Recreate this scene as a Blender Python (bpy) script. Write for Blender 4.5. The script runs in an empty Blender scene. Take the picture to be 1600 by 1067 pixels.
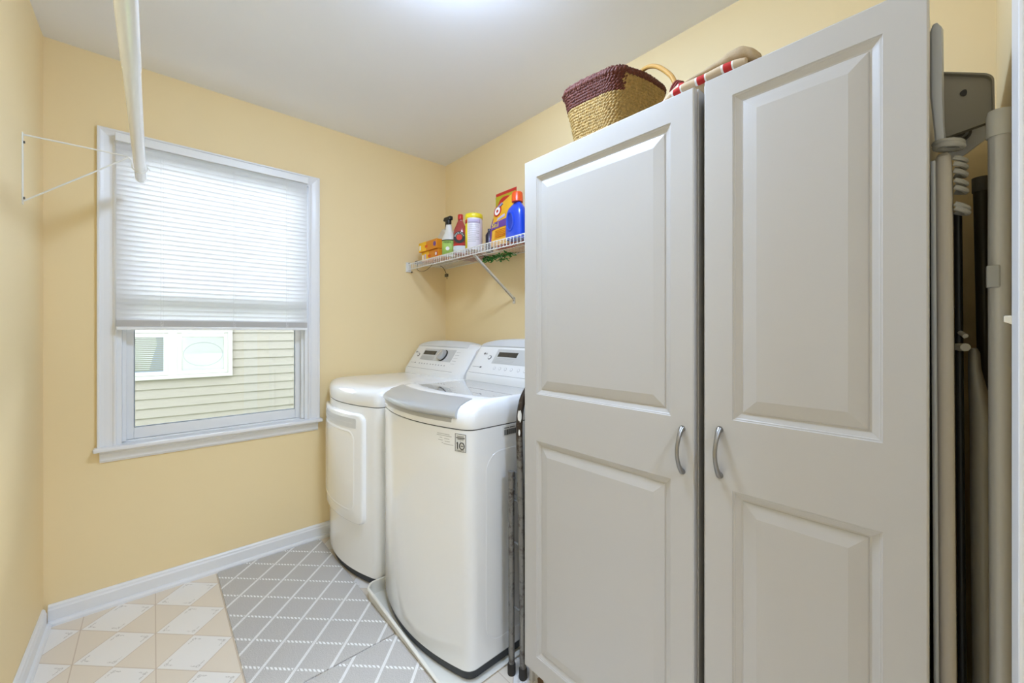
import bpy, bmesh, math, random
from mathutils import Vector, Matrix
R=random.Random(7)
PI=math.pi
S=bpy.context.scene
COL=S.collection

# ------------------------------------------------------------------ camera, world, exposure
cam_d=bpy.data.cameras.new('camera'); cam=bpy.data.objects.new('camera',cam_d); COL.objects.link(cam)
cam.location=(0,0,1.22); cam.rotation_euler=(PI/2,0,-math.radians(41.9))
cam_d.sensor_width=36; cam_d.lens=624/1600*36; cam_d.shift_y=-15.5/1600; cam_d.clip_start=0.02
S.camera=cam
W=bpy.data.worlds.new('world'); S.world=W; W.use_nodes=True
bg=W.node_tree.nodes['Background']; bg.inputs[0].default_value=(0.84,0.94,1.04,1); bg.inputs[1].default_value=14.0
S.view_settings.view_transform='Standard'; S.view_settings.look='None'
S.view_settings.gamma=1; S.view_settings.use_curve_mapping=False
S.view_settings.exposure=0.23
LAMP=80.0       # emission of the ceiling lamp bowl
HALL_FILL=100.0       # emission of the added fill lamp in the unseen hall
S.cycles.use_denoising=True
S.cycles.max_bounces=10; S.cycles.diffuse_bounces=6; S.cycles.transparent_max_bounces=12
S.cycles.caustics_reflective=False; S.cycles.caustics_refractive=False
S.cycles.sample_clamp_indirect=8

# ------------------------------------------------------------------ helpers
def srgb(h):
    if isinstance(h,str):
        h=h.lstrip('#'); c=[int(h[i:i+2],16)/255 for i in (0,2,4)]
    else: c=h
    return tuple((x/12.92 if x<=.04045 else ((x+.055)/1.055)**2.4) for x in c)+(1,)
MATS={}
def mat(name,col,rough=.5,metal=0,bump=0,bscale=80,spec=.5,emit=None,coat=0,var=0,vscale=6,trans=0):
    if name in MATS: return MATS[name]
    m=bpy.data.materials.new(name); m.use_nodes=True; nt=m.node_tree; b=nt.nodes['Principled BSDF']
    b.inputs['Base Color'].default_value=srgb(col); b.inputs['Roughness'].default_value=rough
    b.inputs['Metallic'].default_value=metal; b.inputs['Specular IOR Level'].default_value=spec
    b.inputs['Coat Weight'].default_value=coat
    if trans: b.inputs['Transmission Weight'].default_value=trans
    if emit: b.inputs['Emission Color'].default_value=srgb(col); b.inputs['Emission Strength'].default_value=emit
    tc=nt.nodes.new('ShaderNodeTexCoord')
    if var:
        n=nt.nodes.new('ShaderNodeTexNoise'); n.inputs['Scale'].default_value=vscale; n.inputs['Detail'].default_value=5
        nt.links.new(tc.outputs['Object'],n.inputs['Vector'])
        mx=nt.nodes.new('ShaderNodeMix'); mx.data_type='RGBA'
        c=srgb(col); mx.inputs[6].default_value=tuple(x*(1-var) for x in c[:3])+(1,); mx.inputs[7].default_value=tuple(min(1,x*(1+var)) for x in c[:3])+(1,)
        nt.links.new(n.outputs[0],mx.inputs[0]); nt.links.new(mx.outputs[2],b.inputs['Base Color'])
    if bump:
        n=nt.nodes.new('ShaderNodeTexNoise'); n.inputs['Scale'].default_value=bscale; n.inputs['Detail'].default_value=3
        nt.links.new(tc.outputs['Object'],n.inputs['Vector'])
        bp=nt.nodes.new('ShaderNodeBump'); bp.inputs['Strength'].default_value=bump; bp.inputs['Distance'].default_value=.002
        nt.links.new(n.outputs[0],bp.inputs['Height']); nt.links.new(bp.outputs[0],b.inputs['Normal'])
    MATS[name]=m; return m

def wloc(o):
    v=Vector((0,0,0))
    while o: v=v+o.location; o=o.parent
    return v
class MB:
    def __init__(s): s.v=[]; s.f=[]; s.mi=[]; s.cur=0
    def add(s,vs,fs):
        k=len(s.v); s.v+= [tuple(v) for v in vs]; s.f+=[tuple(i+k for i in f) for f in fs]; s.mi+=[s.cur]*len(fs); return s
    def box(s,x0,x1,y0,y1,z0,z1):
        return s.add([(x,y,z) for x in (x0,x1) for y in (y0,y1) for z in (z0,z1)],
          [(0,1,3,2),(4,6,7,5),(0,4,5,1),(2,3,7,6),(0,2,6,4),(1,5,7,3)])
    def rings(s,rs,cap0=True,cap1=True,closed=True):
        n=len(rs[0]); vs=[p for r in rs for p in r]; fs=[]
        for i in range(len(rs)-1):
            for j in range(n if closed else n-1):
                a=i*n+j; b=i*n+(j+1)%n; fs.append((a,b,b+n,a+n))
        if cap0: fs.append(tuple(range(n))[::-1])
        if cap1: fs.append(tuple((len(rs)-1)*n+j for j in range(n)))
        return s.add(vs,fs)
    def tube(s,path,r,n=10,cap=True):
        P=[Vector(p) for p in path]; rs=[]
        rad=r if isinstance(r,(list,tuple)) else [r]*len(P)
        t0=(P[1]-P[0]).normalized(); up=Vector((0,0,1)) if abs(t0.z)<.9 else Vector((1,0,0))
        nrm=(up-t0*up.dot(t0)).normalized()
        for i,p in enumerate(P):
            if i==0: t=P[1]-P[0]
            elif i==len(P)-1: t=P[i]-P[i-1]
            else: t=(P[i+1]-P[i]).normalized()+(P[i]-P[i-1]).normalized()
            t.normalize(); nrm=(nrm-t*nrm.dot(t)).normalized(); b=t.cross(nrm)
            rs.append([p+(nrm*math.cos(2*PI*k/n)+b*math.sin(2*PI*k/n))*rad[i] for k in range(n)])
        return s.rings(rs,cap,cap)
    def lathe(s,prof,c,n=32,ex=1,ey=1,rot=0,cap=True):
        rs=[]
        for r,z in prof:
            ring=[]
            for k in range(n):
                a=2*PI*k/n; x=r*ex*math.cos(a); y=r*ey*math.sin(a)
                ring.append((c[0]+x*math.cos(rot)-y*math.sin(rot),c[1]+x*math.sin(rot)+y*math.cos(rot),c[2]+z))
            rs.append(ring)
        return s.rings(rs,cap,cap)
    def build(s,name,m,parent=None,smooth=False,bevel=0,bseg=2,auto=True):
        me=bpy.data.meshes.new(name)
        o=bpy.data.objects.new(name,me); COL.objects.link(o)
        if parent is not None: o.parent=parent; L=wloc(parent)
        else:
            xs=[v[0] for v in s.v]; ys=[v[1] for v in s.v]; zs=[v[2] for v in s.v]
            L=Vector(((min(xs)+max(xs))/2,(min(ys)+max(ys))/2,min(zs))); o.location=L
        me.from_pydata([(v[0]-L.x,v[1]-L.y,v[2]-L.z) for v in s.v],[],s.f)
        for mm in (m if isinstance(m,(list,tuple)) else [m]): me.materials.append(mm)
        me.polygons.foreach_set('material_index',s.mi)
        bm=bmesh.new(); bm.from_mesh(me); bmesh.ops.recalc_face_normals(bm,faces=bm.faces[:]); bm.to_mesh(me); bm.free()
        if smooth:
            for p in me.polygons: p.use_smooth=True
            if auto:
                bm=bmesh.new(); bm.from_mesh(me)
                for e in bm.edges:
                    if len(e.link_faces)==2 and e.calc_face_angle(0)>math.radians(38): e.smooth=False
                bm.to_mesh(me); bm.free()
        if bevel:
            b=o.modifiers.new('bevel','BEVEL'); b.width=bevel; b.segments=bseg; b.limit_method='ANGLE'; b.angle_limit=math.radians(40)
            b.harden_normals=False
        return o
def thing(name,label,cat,loc,group=None):
    o=bpy.data.objects.new(name,None); COL.objects.link(o); o.location=loc; o.empty_display_size=.05
    o['label']=label; o['category']=cat
    if group: o['group']=group
    return o
def tag(o,label,cat,group=None):
    o['label']=label; o['category']=cat
    if group: o['group']=group
    return o
def struct(o): o['kind']='structure'; return o
def text(s,size,org,right,up,m,parent,name='lettering',off=.0004,align='LEFT',space=1.0,bold=0,ext=.00012):
    cu=bpy.data.curves.new('t','FONT'); cu.body=s; cu.size=size; cu.extrude=ext; cu.align_x=align; cu.space_character=space; cu.offset=bold; cu.resolution_u=3
    t=bpy.data.objects.new('t',cu); COL.objects.link(t)
    dg=bpy.context.evaluated_depsgraph_get(); me=bpy.data.meshes.new_from_object(t.evaluated_get(dg))
    bpy.data.objects.remove(t); me.name=name
    r=Vector(right).normalized(); u=Vector(up); u=(u-r*u.dot(r)).normalized(); n=r.cross(u)
    M=Matrix((r,u,n)).transposed().to_4x4(); M.translation=Vector(org)+n*off-wloc(parent)
    me.transform(M); me.materials.clear(); me.materials.append(m)
    o=bpy.data.objects.new(name,me); COL.objects.link(o); o.parent=parent
    return o
def nd(nt,t,**k):
    n=nt.nodes.new(t)
    for a,b in k.items(): setattr(n,a,b)
    return n
def MATH(nt,op,a,b=None,c=None):
    n=nt.nodes.new('ShaderNodeMath'); n.operation=op
    for i,x in enumerate((a,b,c)):
        if x is None: continue
        if isinstance(x,(int,float)): n.inputs[i].default_value=x
        else: nt.links.new(x,n.inputs[i])
    return n.outputs[0]
def MIXC(nt,f,a,b):
    n=nt.nodes.new('ShaderNodeMix'); n.data_type='RGBA'
    for i,x in ((0,f),(6,a),(7,b)):
        if isinstance(x,(int,float)): n.inputs[i].default_value=x
        elif isinstance(x,tuple): n.inputs[i].default_value=x
        else: nt.links.new(x,n.inputs[i])
    return n.outputs[2]

# ------------------------------------------------------------------ materials
M_wall=mat('yellow_wall_paint','#F2DCAD',.62,bump=.06,bscale=260)
M_ceil=mat('ceiling_paint','#F0F1F6',.8,bump=.05,bscale=200)
M_trim=mat('white_trim_paint','#EBEBED',.32)
M_vinyl=mat('white_vinyl','#EEEFF1',.35)
M_melam=mat('white_melamine','#C4C0BB',.38,bump=.02,bscale=400)
M_enam=mat('white_enamel','#F5F5F5',.16,coat=.5)
M_wplas=mat('white_plastic','#EEEDEB',.25)
M_dark=mat('black_plastic','#1C1B1A',.4)
M_base=mat('dark_grey_base','#37383B',.5)
M_silver=mat('silver_plastic','#BDBDBC',.28,metal=.35)
M_palegrey=mat('pale_grey_plastic','#D4D5D6',.28)
M_panelg=mat('control_panel_grey','#C6C6C4',.3)
M_panelw=mat('control_panel_white','#EFEEED',.18)
M_disp=mat('display_black','#3A3937',.12)
M_ink=mat('grey_print','#6E6C6A',.5)
M_inkd=mat('dark_print','#2B2A29',.5)
M_nickel=mat('brushed_nickel','#9A9792',.33,metal=.9)
M_gap=mat('joint_shadow','#3b3a38',.7)
M_wire=mat('white_coated_wire','#E9E7E2',.35)
def glassmat(name,tint=(.985,.99,.992,1),gl=.06):
    m=bpy.data.materials.new(name); m.use_nodes=True; nt=m.node_tree; nt.nodes.clear()
    o=nd(nt,'ShaderNodeOutputMaterial'); t=nd(nt,'ShaderNodeBsdfTransparent'); t.inputs[0].default_value=tint
    g=nd(nt,'ShaderNodeBsdfGlossy'); g.inputs['Roughness'].default_value=.02
    f=nd(nt,'ShaderNodeFresnel'); f.inputs[0].default_value=1.45; x=nd(nt,'ShaderNodeMixShader')
    nt.links.new(f.outputs[0],x.inputs[0]); nt.links.new(t.outputs[0],x.inputs[1]); nt.links.new(g.outputs[0],x.inputs[2]); nt.links.new(x.outputs[0],o.inputs[0])
    return m
M_glass=glassmat('window_glass')
def blindmat():
    m=bpy.data.materials.new('blind_slat_vinyl'); m.use_nodes=True; nt=m.node_tree; nt.nodes.clear()
    o=nd(nt,'ShaderNodeOutputMaterial'); d=nd(nt,'ShaderNodeBsdfPrincipled'); d.inputs['Base Color'].default_value=srgb('#F4F4F5'); d.inputs['Roughness'].default_value=.4
    t=nd(nt,'ShaderNodeBsdfTranslucent'); t.inputs[0].default_value=(.95,.95,.96,1); x=nd(nt,'ShaderNodeMixShader'); x.inputs[0].default_value=.60
    nt.links.new(d.outputs[0],x.inputs[1]); nt.links.new(t.outputs[0],x.inputs[2]); nt.links.new(x.outputs[0],o.inputs[0]); return m
M_blind=blindmat()

# ------------------------------------------------------------------ floor material: 45 degree squares
def floormat():
    m=bpy.data.materials.new('vinyl_floor'); m.use_nodes=True; nt=m.node_tree; b=nt.nodes['Principled BSDF']
    g=nd(nt,'ShaderNodeNewGeometry'); sp=nd(nt,'ShaderNodeSeparateXYZ'); nt.links.new(g.outputs['Position'],sp.inputs[0])
    P=.2285; x=MATH(nt,'DIVIDE',MATH(nt,'SUBTRACT',sp.outputs[0],.006),P); y=MATH(nt,'DIVIDE',MATH(nt,'SUBTRACT',sp.outputs[1],2.164),P)
    u=MATH(nt,'ADD',x,y); v=MATH(nt,'SUBTRACT',x,y)
    fu=MATH(nt,'FRACT',u); fv=MATH(nt,'FRACT',v)
    par=MATH(nt,'FLOORED_MODULO',MATH(nt,'ADD',MATH(nt,'FLOOR',u),MATH(nt,'FLOOR',v)),2)   # 0 white? 1 tan
    def edge(f,w):  # 1 near 0/1
        d=MATH(nt,'ABSOLUTE',MATH(nt,'SUBTRACT',f,.5)); return MATH(nt,'GREATER_THAN',d,.5-w)
    line=MATH(nt,'MAXIMUM',edge(fu,.012),edge(fv,.012))
    fx=MATH(nt,'FRACT',x); fy=MATH(nt,'FRACT',y)
    cross=MATH(nt,'MULTIPLY',MATH(nt,'MAXIMUM',edge(fx,.007),MATH(nt,'MULTIPLY',edge(fy,.005),.6)),par)
    # floral sprigs near the four corners of every white square
    au=MATH(nt,'ABSOLUTE',MATH(nt,'SUBTRACT',fu,.5)); av=MATH(nt,'ABSOLUTE',MATH(nt,'SUBTRACT',fv,.5))
    def blob(cu,cv,ru,rv):
        a=MATH(nt,'DIVIDE',MATH(nt,'SUBTRACT',au,cu),ru); c=MATH(nt,'DIVIDE',MATH(nt,'SUBTRACT',av,cv),rv)
        return MATH(nt,'LESS_THAN',MATH(nt,'ADD',MATH(nt,'MULTIPLY',a,a),MATH(nt,'MULTIPLY',c,c)),1)
    no=nd(nt,'ShaderNodeTexNoise'); no.inputs['Scale'].default_value=230; no.inputs['Detail'].default_value=1; nt.links.new(g.outputs['Position'],no.inputs['Vector'])
    nz=MATH(nt,'GREATER_THAN',no.outputs[0],.47)
    sp1=MATH(nt,'MAXIMUM',blob(.375,.375,.045,.045),MATH(nt,'MAXIMUM',blob(.27,.39,.06,.018),blob(.39,.27,.018,.06)))
    sprig=MATH(nt,'MULTIPLY',MATH(nt,'MULTIPLY',sp1,nz),MATH(nt,'SUBTRACT',1,par))
    n2=nd(nt,'ShaderNodeTexNoise'); n2.inputs['Scale'].default_value=900; nt.links.new(g.outputs['Position'],n2.inputs['Vector'])
    tan=MIXC(nt,n2.outputs[0],srgb('#E3D6C5'),srgb('#EADFD0')); wh=MIXC(nt,n2.outputs[0],srgb('#EDE8E4'),srgb('#F3F0EC'))
    c=MIXC(nt,par,wh,tan); c=MIXC(nt,MATH(nt,'MULTIPLY',line,.6),c,srgb('#C6B29C'))
    c=MIXC(nt,MATH(nt,'MULTIPLY',cross,.6),c,srgb('#BCA68F'))
    c=MIXC(nt,MATH(nt,'MULTIPLY',sprig,.42),c,srgb('#8E8378'))
    nt.links.new(c,b.inputs['Base Color']); b.inputs['Roughness'].default_value=.42
    return m
M_floor=floormat()
def rugmat(name,ua,va):
    m=bpy.data.materials.new(name); m.use_nodes=True; nt=m.node_tree; b=nt.nodes['Principled BSDF']
    g=nd(nt,'ShaderNodeNewGeometry'); sp=nd(nt,'ShaderNodeSeparateXYZ'); nt.links.new(g.outputs['Position'],sp.inputs[0])
    X,Y=sp.outputs[0],sp.outputs[1]
    s=MATH(nt,'ADD',X,Y); d=MATH(nt,'SUBTRACT',Y,X)
    def ln(c,c0,pitch,w): # distance to nearest line as mask
        f=MATH(nt,'FRACT',MATH(nt,'ADD',MATH(nt,'DIVIDE',MATH(nt,'SUBTRACT',c,c0),pitch),.5)); q=MATH(nt,'MULTIPLY',MATH(nt,'SUBTRACT',f,.5),pitch)
        return MATH(nt,'LESS_THAN',MATH(nt,'ABSOLUTE',q),w),q
    la,qa=ln(s,ua,.1765,.0075); lb,qb=ln(d,va,.1745,.0075)
    # twisted cord dashes slanted across each line
    da=MATH(nt,'LESS_THAN',MATH(nt,'FRACT',MATH(nt,'DIVIDE',MATH(nt,'ADD',d,MATH(nt,'MULTIPLY',qa,-1.1)),.0225)),.58)
    db=MATH(nt,'LESS_THAN',MATH(nt,'FRACT',MATH(nt,'DIVIDE',MATH(nt,'ADD',s,MATH(nt,'MULTIPLY',qb,1.3)),.0125)),.7)
    ma=MATH(nt,'MULTIPLY',la,da); mb=MATH(nt,'MULTIPLY',lb,db); keep=MATH(nt,'SUBTRACT',1,MATH(nt,'LESS_THAN',MATH(nt,'ABSOLUTE',qb),.013))
    mk=MATH(nt,'MAXIMUM',MATH(nt,'MULTIPLY',ma,keep),mb)
    mp=nd(nt,'ShaderNodeMapping'); mp.inputs['Scale'].default_value=(260,900,1); mp.inputs['Rotation'].default_value=(0,0,.25); nt.links.new(g.outputs['Position'],mp.inputs['Vector'])
    no=nd(nt,'ShaderNodeTexNoise'); no.inputs['Scale'].default_value=1; no.inputs['Detail'].default_value=2; nt.links.new(mp.outputs[0],no.inputs['Vector'])
    cr=nd(nt,'ShaderNodeValToRGB'); cr.color_ramp.elements[0].position=.3; cr.color_ramp.elements[1].position=.7
    cr.color_ramp.elements[0].color=srgb('#A29D98'); cr.color_ramp.elements[1].color=srgb('#DDD9D5'); nt.links.new(no.outputs[0],cr.inputs[0])
    c=MIXC(nt,mk,cr.outputs[0],srgb('#FAF9F8'))
    nt.links.new(c,b.inputs['Base Color']); b.inputs['Roughness'].default_value=.9; b.inputs['Specular IOR Level'].default_value=.15
    h=MATH(nt,'ADD',MATH(nt,'MULTIPLY',no.outputs[0],.5),mk); bp=nd(nt,'ShaderNodeBump'); bp.inputs['Strength'].default_value=.5; bp.inputs['Distance'].default_value=.0015
    nt.links.new(h,bp.inputs['Height']); nt.links.new(bp.outputs[0],b.inputs['Normal']); return m

# ------------------------------------------------------------------ room shell
XL,XR,YB,YN,ZC=-.34,1.605,2.522,-.067,2.44
DX0,DX1,DZ=-.30,.775,2.04      # doorway in the near wall, the photographer stands in it
HY=-1.75
struct(MB().box(-1.4,2.6,HY,2.64,-.12,0).build('floor',M_floor))
struct(MB().box(XL-.1,XR+.1,YN-.12,YB+.14,ZC,ZC+.1).build('ceiling',M_ceil))
struct(MB().box(XL-.12,XL,YN-.12,YB+.14,0,ZC).build('wall_left',M_wall))
struct(MB().box(XR,XR+.12,YN-.12,YB+.14,0,ZC).build('wall_right',M_wall))
OX0,OX1,OZ0,OZ1=-.125,.668,.70,2.108      # window opening
w=MB(); w.box(XL,OX0,YB,YB+.14,0,ZC); w.box(OX1,XR,YB,YB+.14,0,ZC); w.box(OX0,OX1,YB,YB+.14,0,OZ0-.02); w.box(OX0,OX1,YB,YB+.14,OZ1,ZC)
struct(w.build('wall_back',M_wall))
w=MB(); w.box(XL,DX0,YN-.12,YN,0,ZC); w.box(DX1,XR,YN-.12,YN,0,ZC); w.box(DX0,DX1,YN-.12,YN,DZ,ZC)
struct(w.build('wall_near',M_wall))
# doorway casing and jamb
t=MB(); t.box(DX1-.018,DX1,YN-.125,YN+.004,0,DZ-.018); t.box(DX0,DX0+.018,YN-.125,YN+.004,0,DZ-.018); t.box(DX0,DX1,YN-.125,YN+.004,DZ-.018,DZ)
for y0,y1 in ((YN,YN+.018),(YN-.138,YN-.12)):
    t.box(DX1-.006,DX1+.085,y0,y1,0,DZ+.07)
    t.box(max(DX0-.038,XL+.001),DX0+.006,y0,y1,0,DZ+.07) if y0>-.1 else t.box(DX0-.08,DX0+.006,y0,y1,0,DZ+.07)
    t.box(DX0+.006,DX1-.006,y0,y1,DZ-.006,DZ+.07)
struct(t.build('trim_1',M_trim,bevel=.003))
# unseen hall behind the camera, added around the fill lamp
h=MB(); h.box(-1.4,2.6,HY-.1,HY,0,ZC); h.box(-1.5,-1.4,HY,YN-.12,0,ZC); h.box(2.6,2.7,HY,YN-.12,0,ZC)
struct(h.build('wall_hall',M_wall))
h=MB(); h.box(-1.4,XL-.1,YN-.14,YN-.12,0,ZC); h.box(XR+.1,2.6,YN-.14,YN-.12,0,ZC); struct(h.build('wall_hall',M_wall))
struct(MB().box(-1.4,2.6,HY,YN-.12,ZC,ZC+.1).build('ceiling',M_ceil))
# baseboards (profiled) with shoe moulding
def baseboard(name,p0,p1,nrm):
    prof=[(0,0),(.026,0),(.026,.010),(.022,.018),(.0135,.020),(.0135,.064),(.0105,.070),(.0095,.078),(.005,.084),(0,.085)]
    a=Vector(p0); b=Vector(p1); n=Vector(nrm)
    rs=[[q+n*d+Vector((0,0,z)) for d,z in prof] for q in (a,b)]
    return struct(MB().rings(rs).build(name,M_trim))
baseboard('baseboard_back',(XL+.014,YB-.0005,0),(XR-.03,YB-.0005,0),(0,-1,0))
baseboard('baseboard_left',(XL+.0005,YN+.02,0),(XL+.0005,YB-.028,0),(1,0,0))
baseboard('baseboard_right',(XR-.0005,YN+.03,0),(XR-.0005,YB-.028,0),(-1,0,0))

# ------------------------------------------------------------------ window
win=bpy.data.objects.new('window_1',None); COL.objects.link(win); win.location=(.27,YB,.70); struct(win)
# casing: profiled, mitred at the top
def casing():
    prof=[(0,0),(0,.011),(.004,.014),(.010,.014),(.014,.010),(.022,.0095),(.040,.013),(.050,.016),(.054,.019),(.060,.019),(.062,.016),(.062,0)]
    x0,x1,z0,z1=OX0+.002,OX1-.002,.712,2.059
    m=MB()
    def corner(x,z,sx,sz): return [(x+sx*d,YB-.0005-h,z+sz*d) for d,h in prof]
    m.rings([corner(x0,z0,-1,0),corner(x0,z1,-1,1),corner(x1,z1,1,1),corner(x1,z0,1,0)])
    return m.build('casing',M_trim,win)
casing()
fr=MB()   # jamb liners
for a,b in ((OX0,OX0+.018),(OX1-.018,OX1)): fr.box(a,b,YB-.002,YB+.13,OZ0,OZ1)
fr.box(OX0+.018,OX1-.018,YB-.002,YB+.13,OZ1-.018,OZ1)
fr.box(OX0+.018,OX1-.018,YB+.04,YB+.13,OZ0,OZ0+.018)
for sx in (1,-1):   # stops / tracks
    e=OX0+.018 if sx==1 else OX1-.018
    for k,(d0,d1,wd) in enumerate(((.018,.030,.014),(.036,.044,.010),(.075,.083,.016))):
        a,b=(e,e+wd) if sx==1 else (e-wd,e)
        fr.box(a,b,YB+d0,YB+d1,OZ0+.018,OZ1-.018)
fr.build('window_frame',M_vinyl,win,bevel=.0012,bseg=1)
def sash(y0,y1,z0,z1,rail_b,rail_t,st):
    X0,X1=OX0+.020,OX1-.020; m=MB()
    m.box(X0,X0+st,y0,y1,z0,z1); m.box(X1-st,X1,y0,y1,z0,z1); m.box(X0+st,X1-st,y0,y1,z0,z0+rail_b); m.box(X0+st,X1-st,y0,y1,z1-rail_t,z1)
    o=m.build('sash',M_vinyl,win,bevel=.004)
    g=MB().box(X0+st-.004,X1-st+.004,(y0+y1)/2-.002,(y0+y1)/2+.002,z0+rail_b-.004,z1-rail_t+.004).build('pane',M_glass,o)
    q=MB(); a=.004; yy=y0-.001
    for bx in ((X0+st,X0+st+a,z0+rail_b,z1-rail_t),(X1-st-a,X1-st,z0+rail_b,z1-rail_t)): q.box(bx[0],bx[1],(y0+y1)/2-.008,(y0+y1)/2-.003,bx[2],bx[3])
    for zz in ((z0+rail_b,z0+rail_b+a),(z1-rail_t-a,z1-rail_t)): q.box(X0+st+a,X1-st-a,(y0+y1)/2-.008,(y0+y1)/2-.003,*zz)
    q.build('glazing_strip',mat('grey_glazing_gasket','#8E969E',.6),o)
    return o
sash(YB+.046,YB+.074,OZ0+.019,1.42,.052,.035,.036)
sash(YB+.086,YB+.114,1.385,OZ1-.018,.035,.045,.036)
# stool (sill) with rounded nose and horns, apron
s=MB(); s.box(OX0-.071,OX1+.071,YB-.045,YB-.0005,.693,.712); s.box(OX0,OX1,YB-.0005,YB+.045,.693,.712)
s.build('window_sill',M_trim,win,bevel=.006,bseg=3)
prof=[(0,.692),(.017,.692),(.017,.684),(.012,.678),(.012,.652),(.006,.642),(0,.640)]
MB().rings([[(x,YB-.0005-d,z) for d,z in prof] for x in (OX0-.052,OX1+.052)]).build('apron',M_trim,win)

# mini blind
BX0,BX1=-.123,.652
bl=thing('mini_blind','white horizontal mini blind lowered over the upper part of the window','blind',(.265,YB-.02,1.22))
MB().box(BX0-.004,BX1+.004,YB-.052,YB-.0225,2.062,2.098).build('valance',M_vinyl,bl,bevel=.003)
MB().box(BX0,BX1,YB-.022,YB-.0205,2.066,2.09).build('headrail',M_vinyl,bl)
sl=MB(); z=2.060; k=0; yc=YB-.036
while z>1.262:
    pts=[]; th=math.radians(66)
    for i in range(6):
        u=(i/5-.5)*.0278; arc=.0022*(1-(2*i/5-1)**2)
        # slat leans: upper edge towards the room
        pts.append((u*math.cos(th)*-1 - arc*math.sin(th), u*math.sin(th) - arc*math.cos(th)*.3))
    top=[(y,zz) for y,zz in pts]; ring=[(y,zz) for y,zz in top]+[(y+.0007,zz) for y,zz in top[::-1]]
    jit=R.uniform(-.0006,.0006)
    sl.rings([[(x,yc+y,z+zz+jit) for y,zz in ring] for x in (BX0,BX1)])
    z-=.0221
sl.build('slats',M_blind,bl,smooth=True)
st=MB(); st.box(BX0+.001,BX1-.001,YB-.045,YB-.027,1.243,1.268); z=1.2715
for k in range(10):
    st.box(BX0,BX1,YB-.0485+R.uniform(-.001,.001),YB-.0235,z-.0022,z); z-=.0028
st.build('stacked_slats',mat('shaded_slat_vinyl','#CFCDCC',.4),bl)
MB().box(BX0,BX1,YB-.048,YB-.024,1.228,1.2425).build('bottom_rail',M_vinyl,bl,bevel=.003)
for x in (.025,.305,.545):
    c=MB(); c.tube([(x,YB-.0505,2.062),(x,YB-.0505,1.65),(x,YB-.0505,1.242)],.0007,5); c.tube([(x+.008,YB-.0505,2.062),(x+.008,YB-.0505,1.242)],.0005,5)
    for q in range(5): c.tube([(x+.004+.006*math.sin(q*2.1),YB-.052,1.262-q*.006),(x+.004-.006*math.cos(q*1.3),YB-.0525,1.258-q*.006)],.0007,4)
    c.build('ladder_cord',mat('white_cord','#F2F2F2',.7),bl)

# ------------------------------------------------------------------ outside: neighbouring house and lawn
nh=thing('neighbour_house','pale green lap-sided house wall seen through the window','house',(.4,6.5,-.6))
M_sid=mat('green_grey_siding','#65605A',.75,bump=.15,bscale=60)
M_ntrim=mat('bright_white_exterior_trim','#7E7E7B',.6)
m=MB(); P=.1149; z=.5185-10*P
rows=[]
for k in range(26):
    z0=.5185+(k-10)*P; z1=z0+P+.006
    m.add([(-4.5,-.010,z0),(5,-.010,z0),(5,.002,z1),(-4.5,.002,z1),(-4.5,.006,z0),(5,.006,z0)],[(0,1,2,3),(0,4,5,1)])
def rot(o):   # plane turned a little clockwise seen from above
    o.rotation_euler=(0,0,0)
a=-math.radians(4.2)
def NB(mb):
    mb.v=[(.4+x*math.cos(a)-y*math.sin(a),6.5+x*math.sin(a)+y*math.cos(a),z) for x,y,z in mb.v]; return mb
NB(m).build('siding',M_sid,nh)
# pair of windows: casing, sashes, panes, a mini blind and a drawn shade
def frame(x0,x1,z0,z1,w,y0,y1):
    m=MB(); m.box(x0,x0+w,y0,y1,z0,z1); m.box(x1-w,x1,y0,y1,z0,z1); m.box(x0+w,x1-w,y0,y1,z0,z0+w); m.box(x0+w,x1-w,y0,y1,z1-w,z1); return m
f=MB(); f.box(-1.14,.384,-.035,-.008,.636,.682); f.box(.338,.384,-.035,-.008,.682,2.1); f.box(-1.14,-1.09,-.035,-.008,.682,2.1); f.box(-1.14,.384,-.035,-.008,2.1,2.15); f.box(-.262,-.182,-.03,-.008,.682,2.1)
fo=NB(f).build('window_trim',M_ntrim,nh)
for x0,x1,kind in ((-1.09,-.262,'blind'),(-.182,.338,'shade')):
    for z0,z1 in ((.684,1.20),(1.205,2.1)):
        o=NB(frame(x0,x1,z0,z1,.048,-.026,-.010)).build('window_sash',M_ntrim,nh)
        NB(MB().box(x0+.045,x1-.045,-.017,-.014,z0+.045,z1-.045)).build('pane',M_glass,o)
    if kind=='blind':
        b=MB(); 
        for i in range(52): b.box(x0+.05,x1-.05,-.0128,-.0122,.745+i*.0235,.745+i*.0235+.017)
        NB(b).build('blind',M_ntrim,nh)
        c=MB(); 
        c.add([(x0+.05,-.012,1.25),(-.39,-.012,1.25),(-.37,-.012,1.06),(-.41,-.012,.90),(-.44,-.012,.75),(x0+.05,-.012,.75)],[(0,1,2,3,4,5)])
        NB(c).build('curtain',mat('white_curtain','#D6DAE2',.8),nh)
        NB(MB().box(x0+.045,x1-.045,-.0115,-.009,.73,2.06)).build('dark_room',mat('blue_grey_interior','#8298BC',.8),nh)
    else:
        NB(MB().box(x0+.045,x1-.045,-.012,-.009,.73,2.06)).build('shade',mat('white_roller_shade','#D6DAE2',.7),nh)
        e=MB(); pts=[( .078+.2*math.cos(2*PI*i/40), -.0125, .93+.15*math.sin(2*PI*i/40)) for i in range(41)]; e.tube(pts,.004,5,False)
        NB(e).build('scroll_pattern',mat('pale_lace_grey','#B8C0CC',.8),nh)
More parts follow.
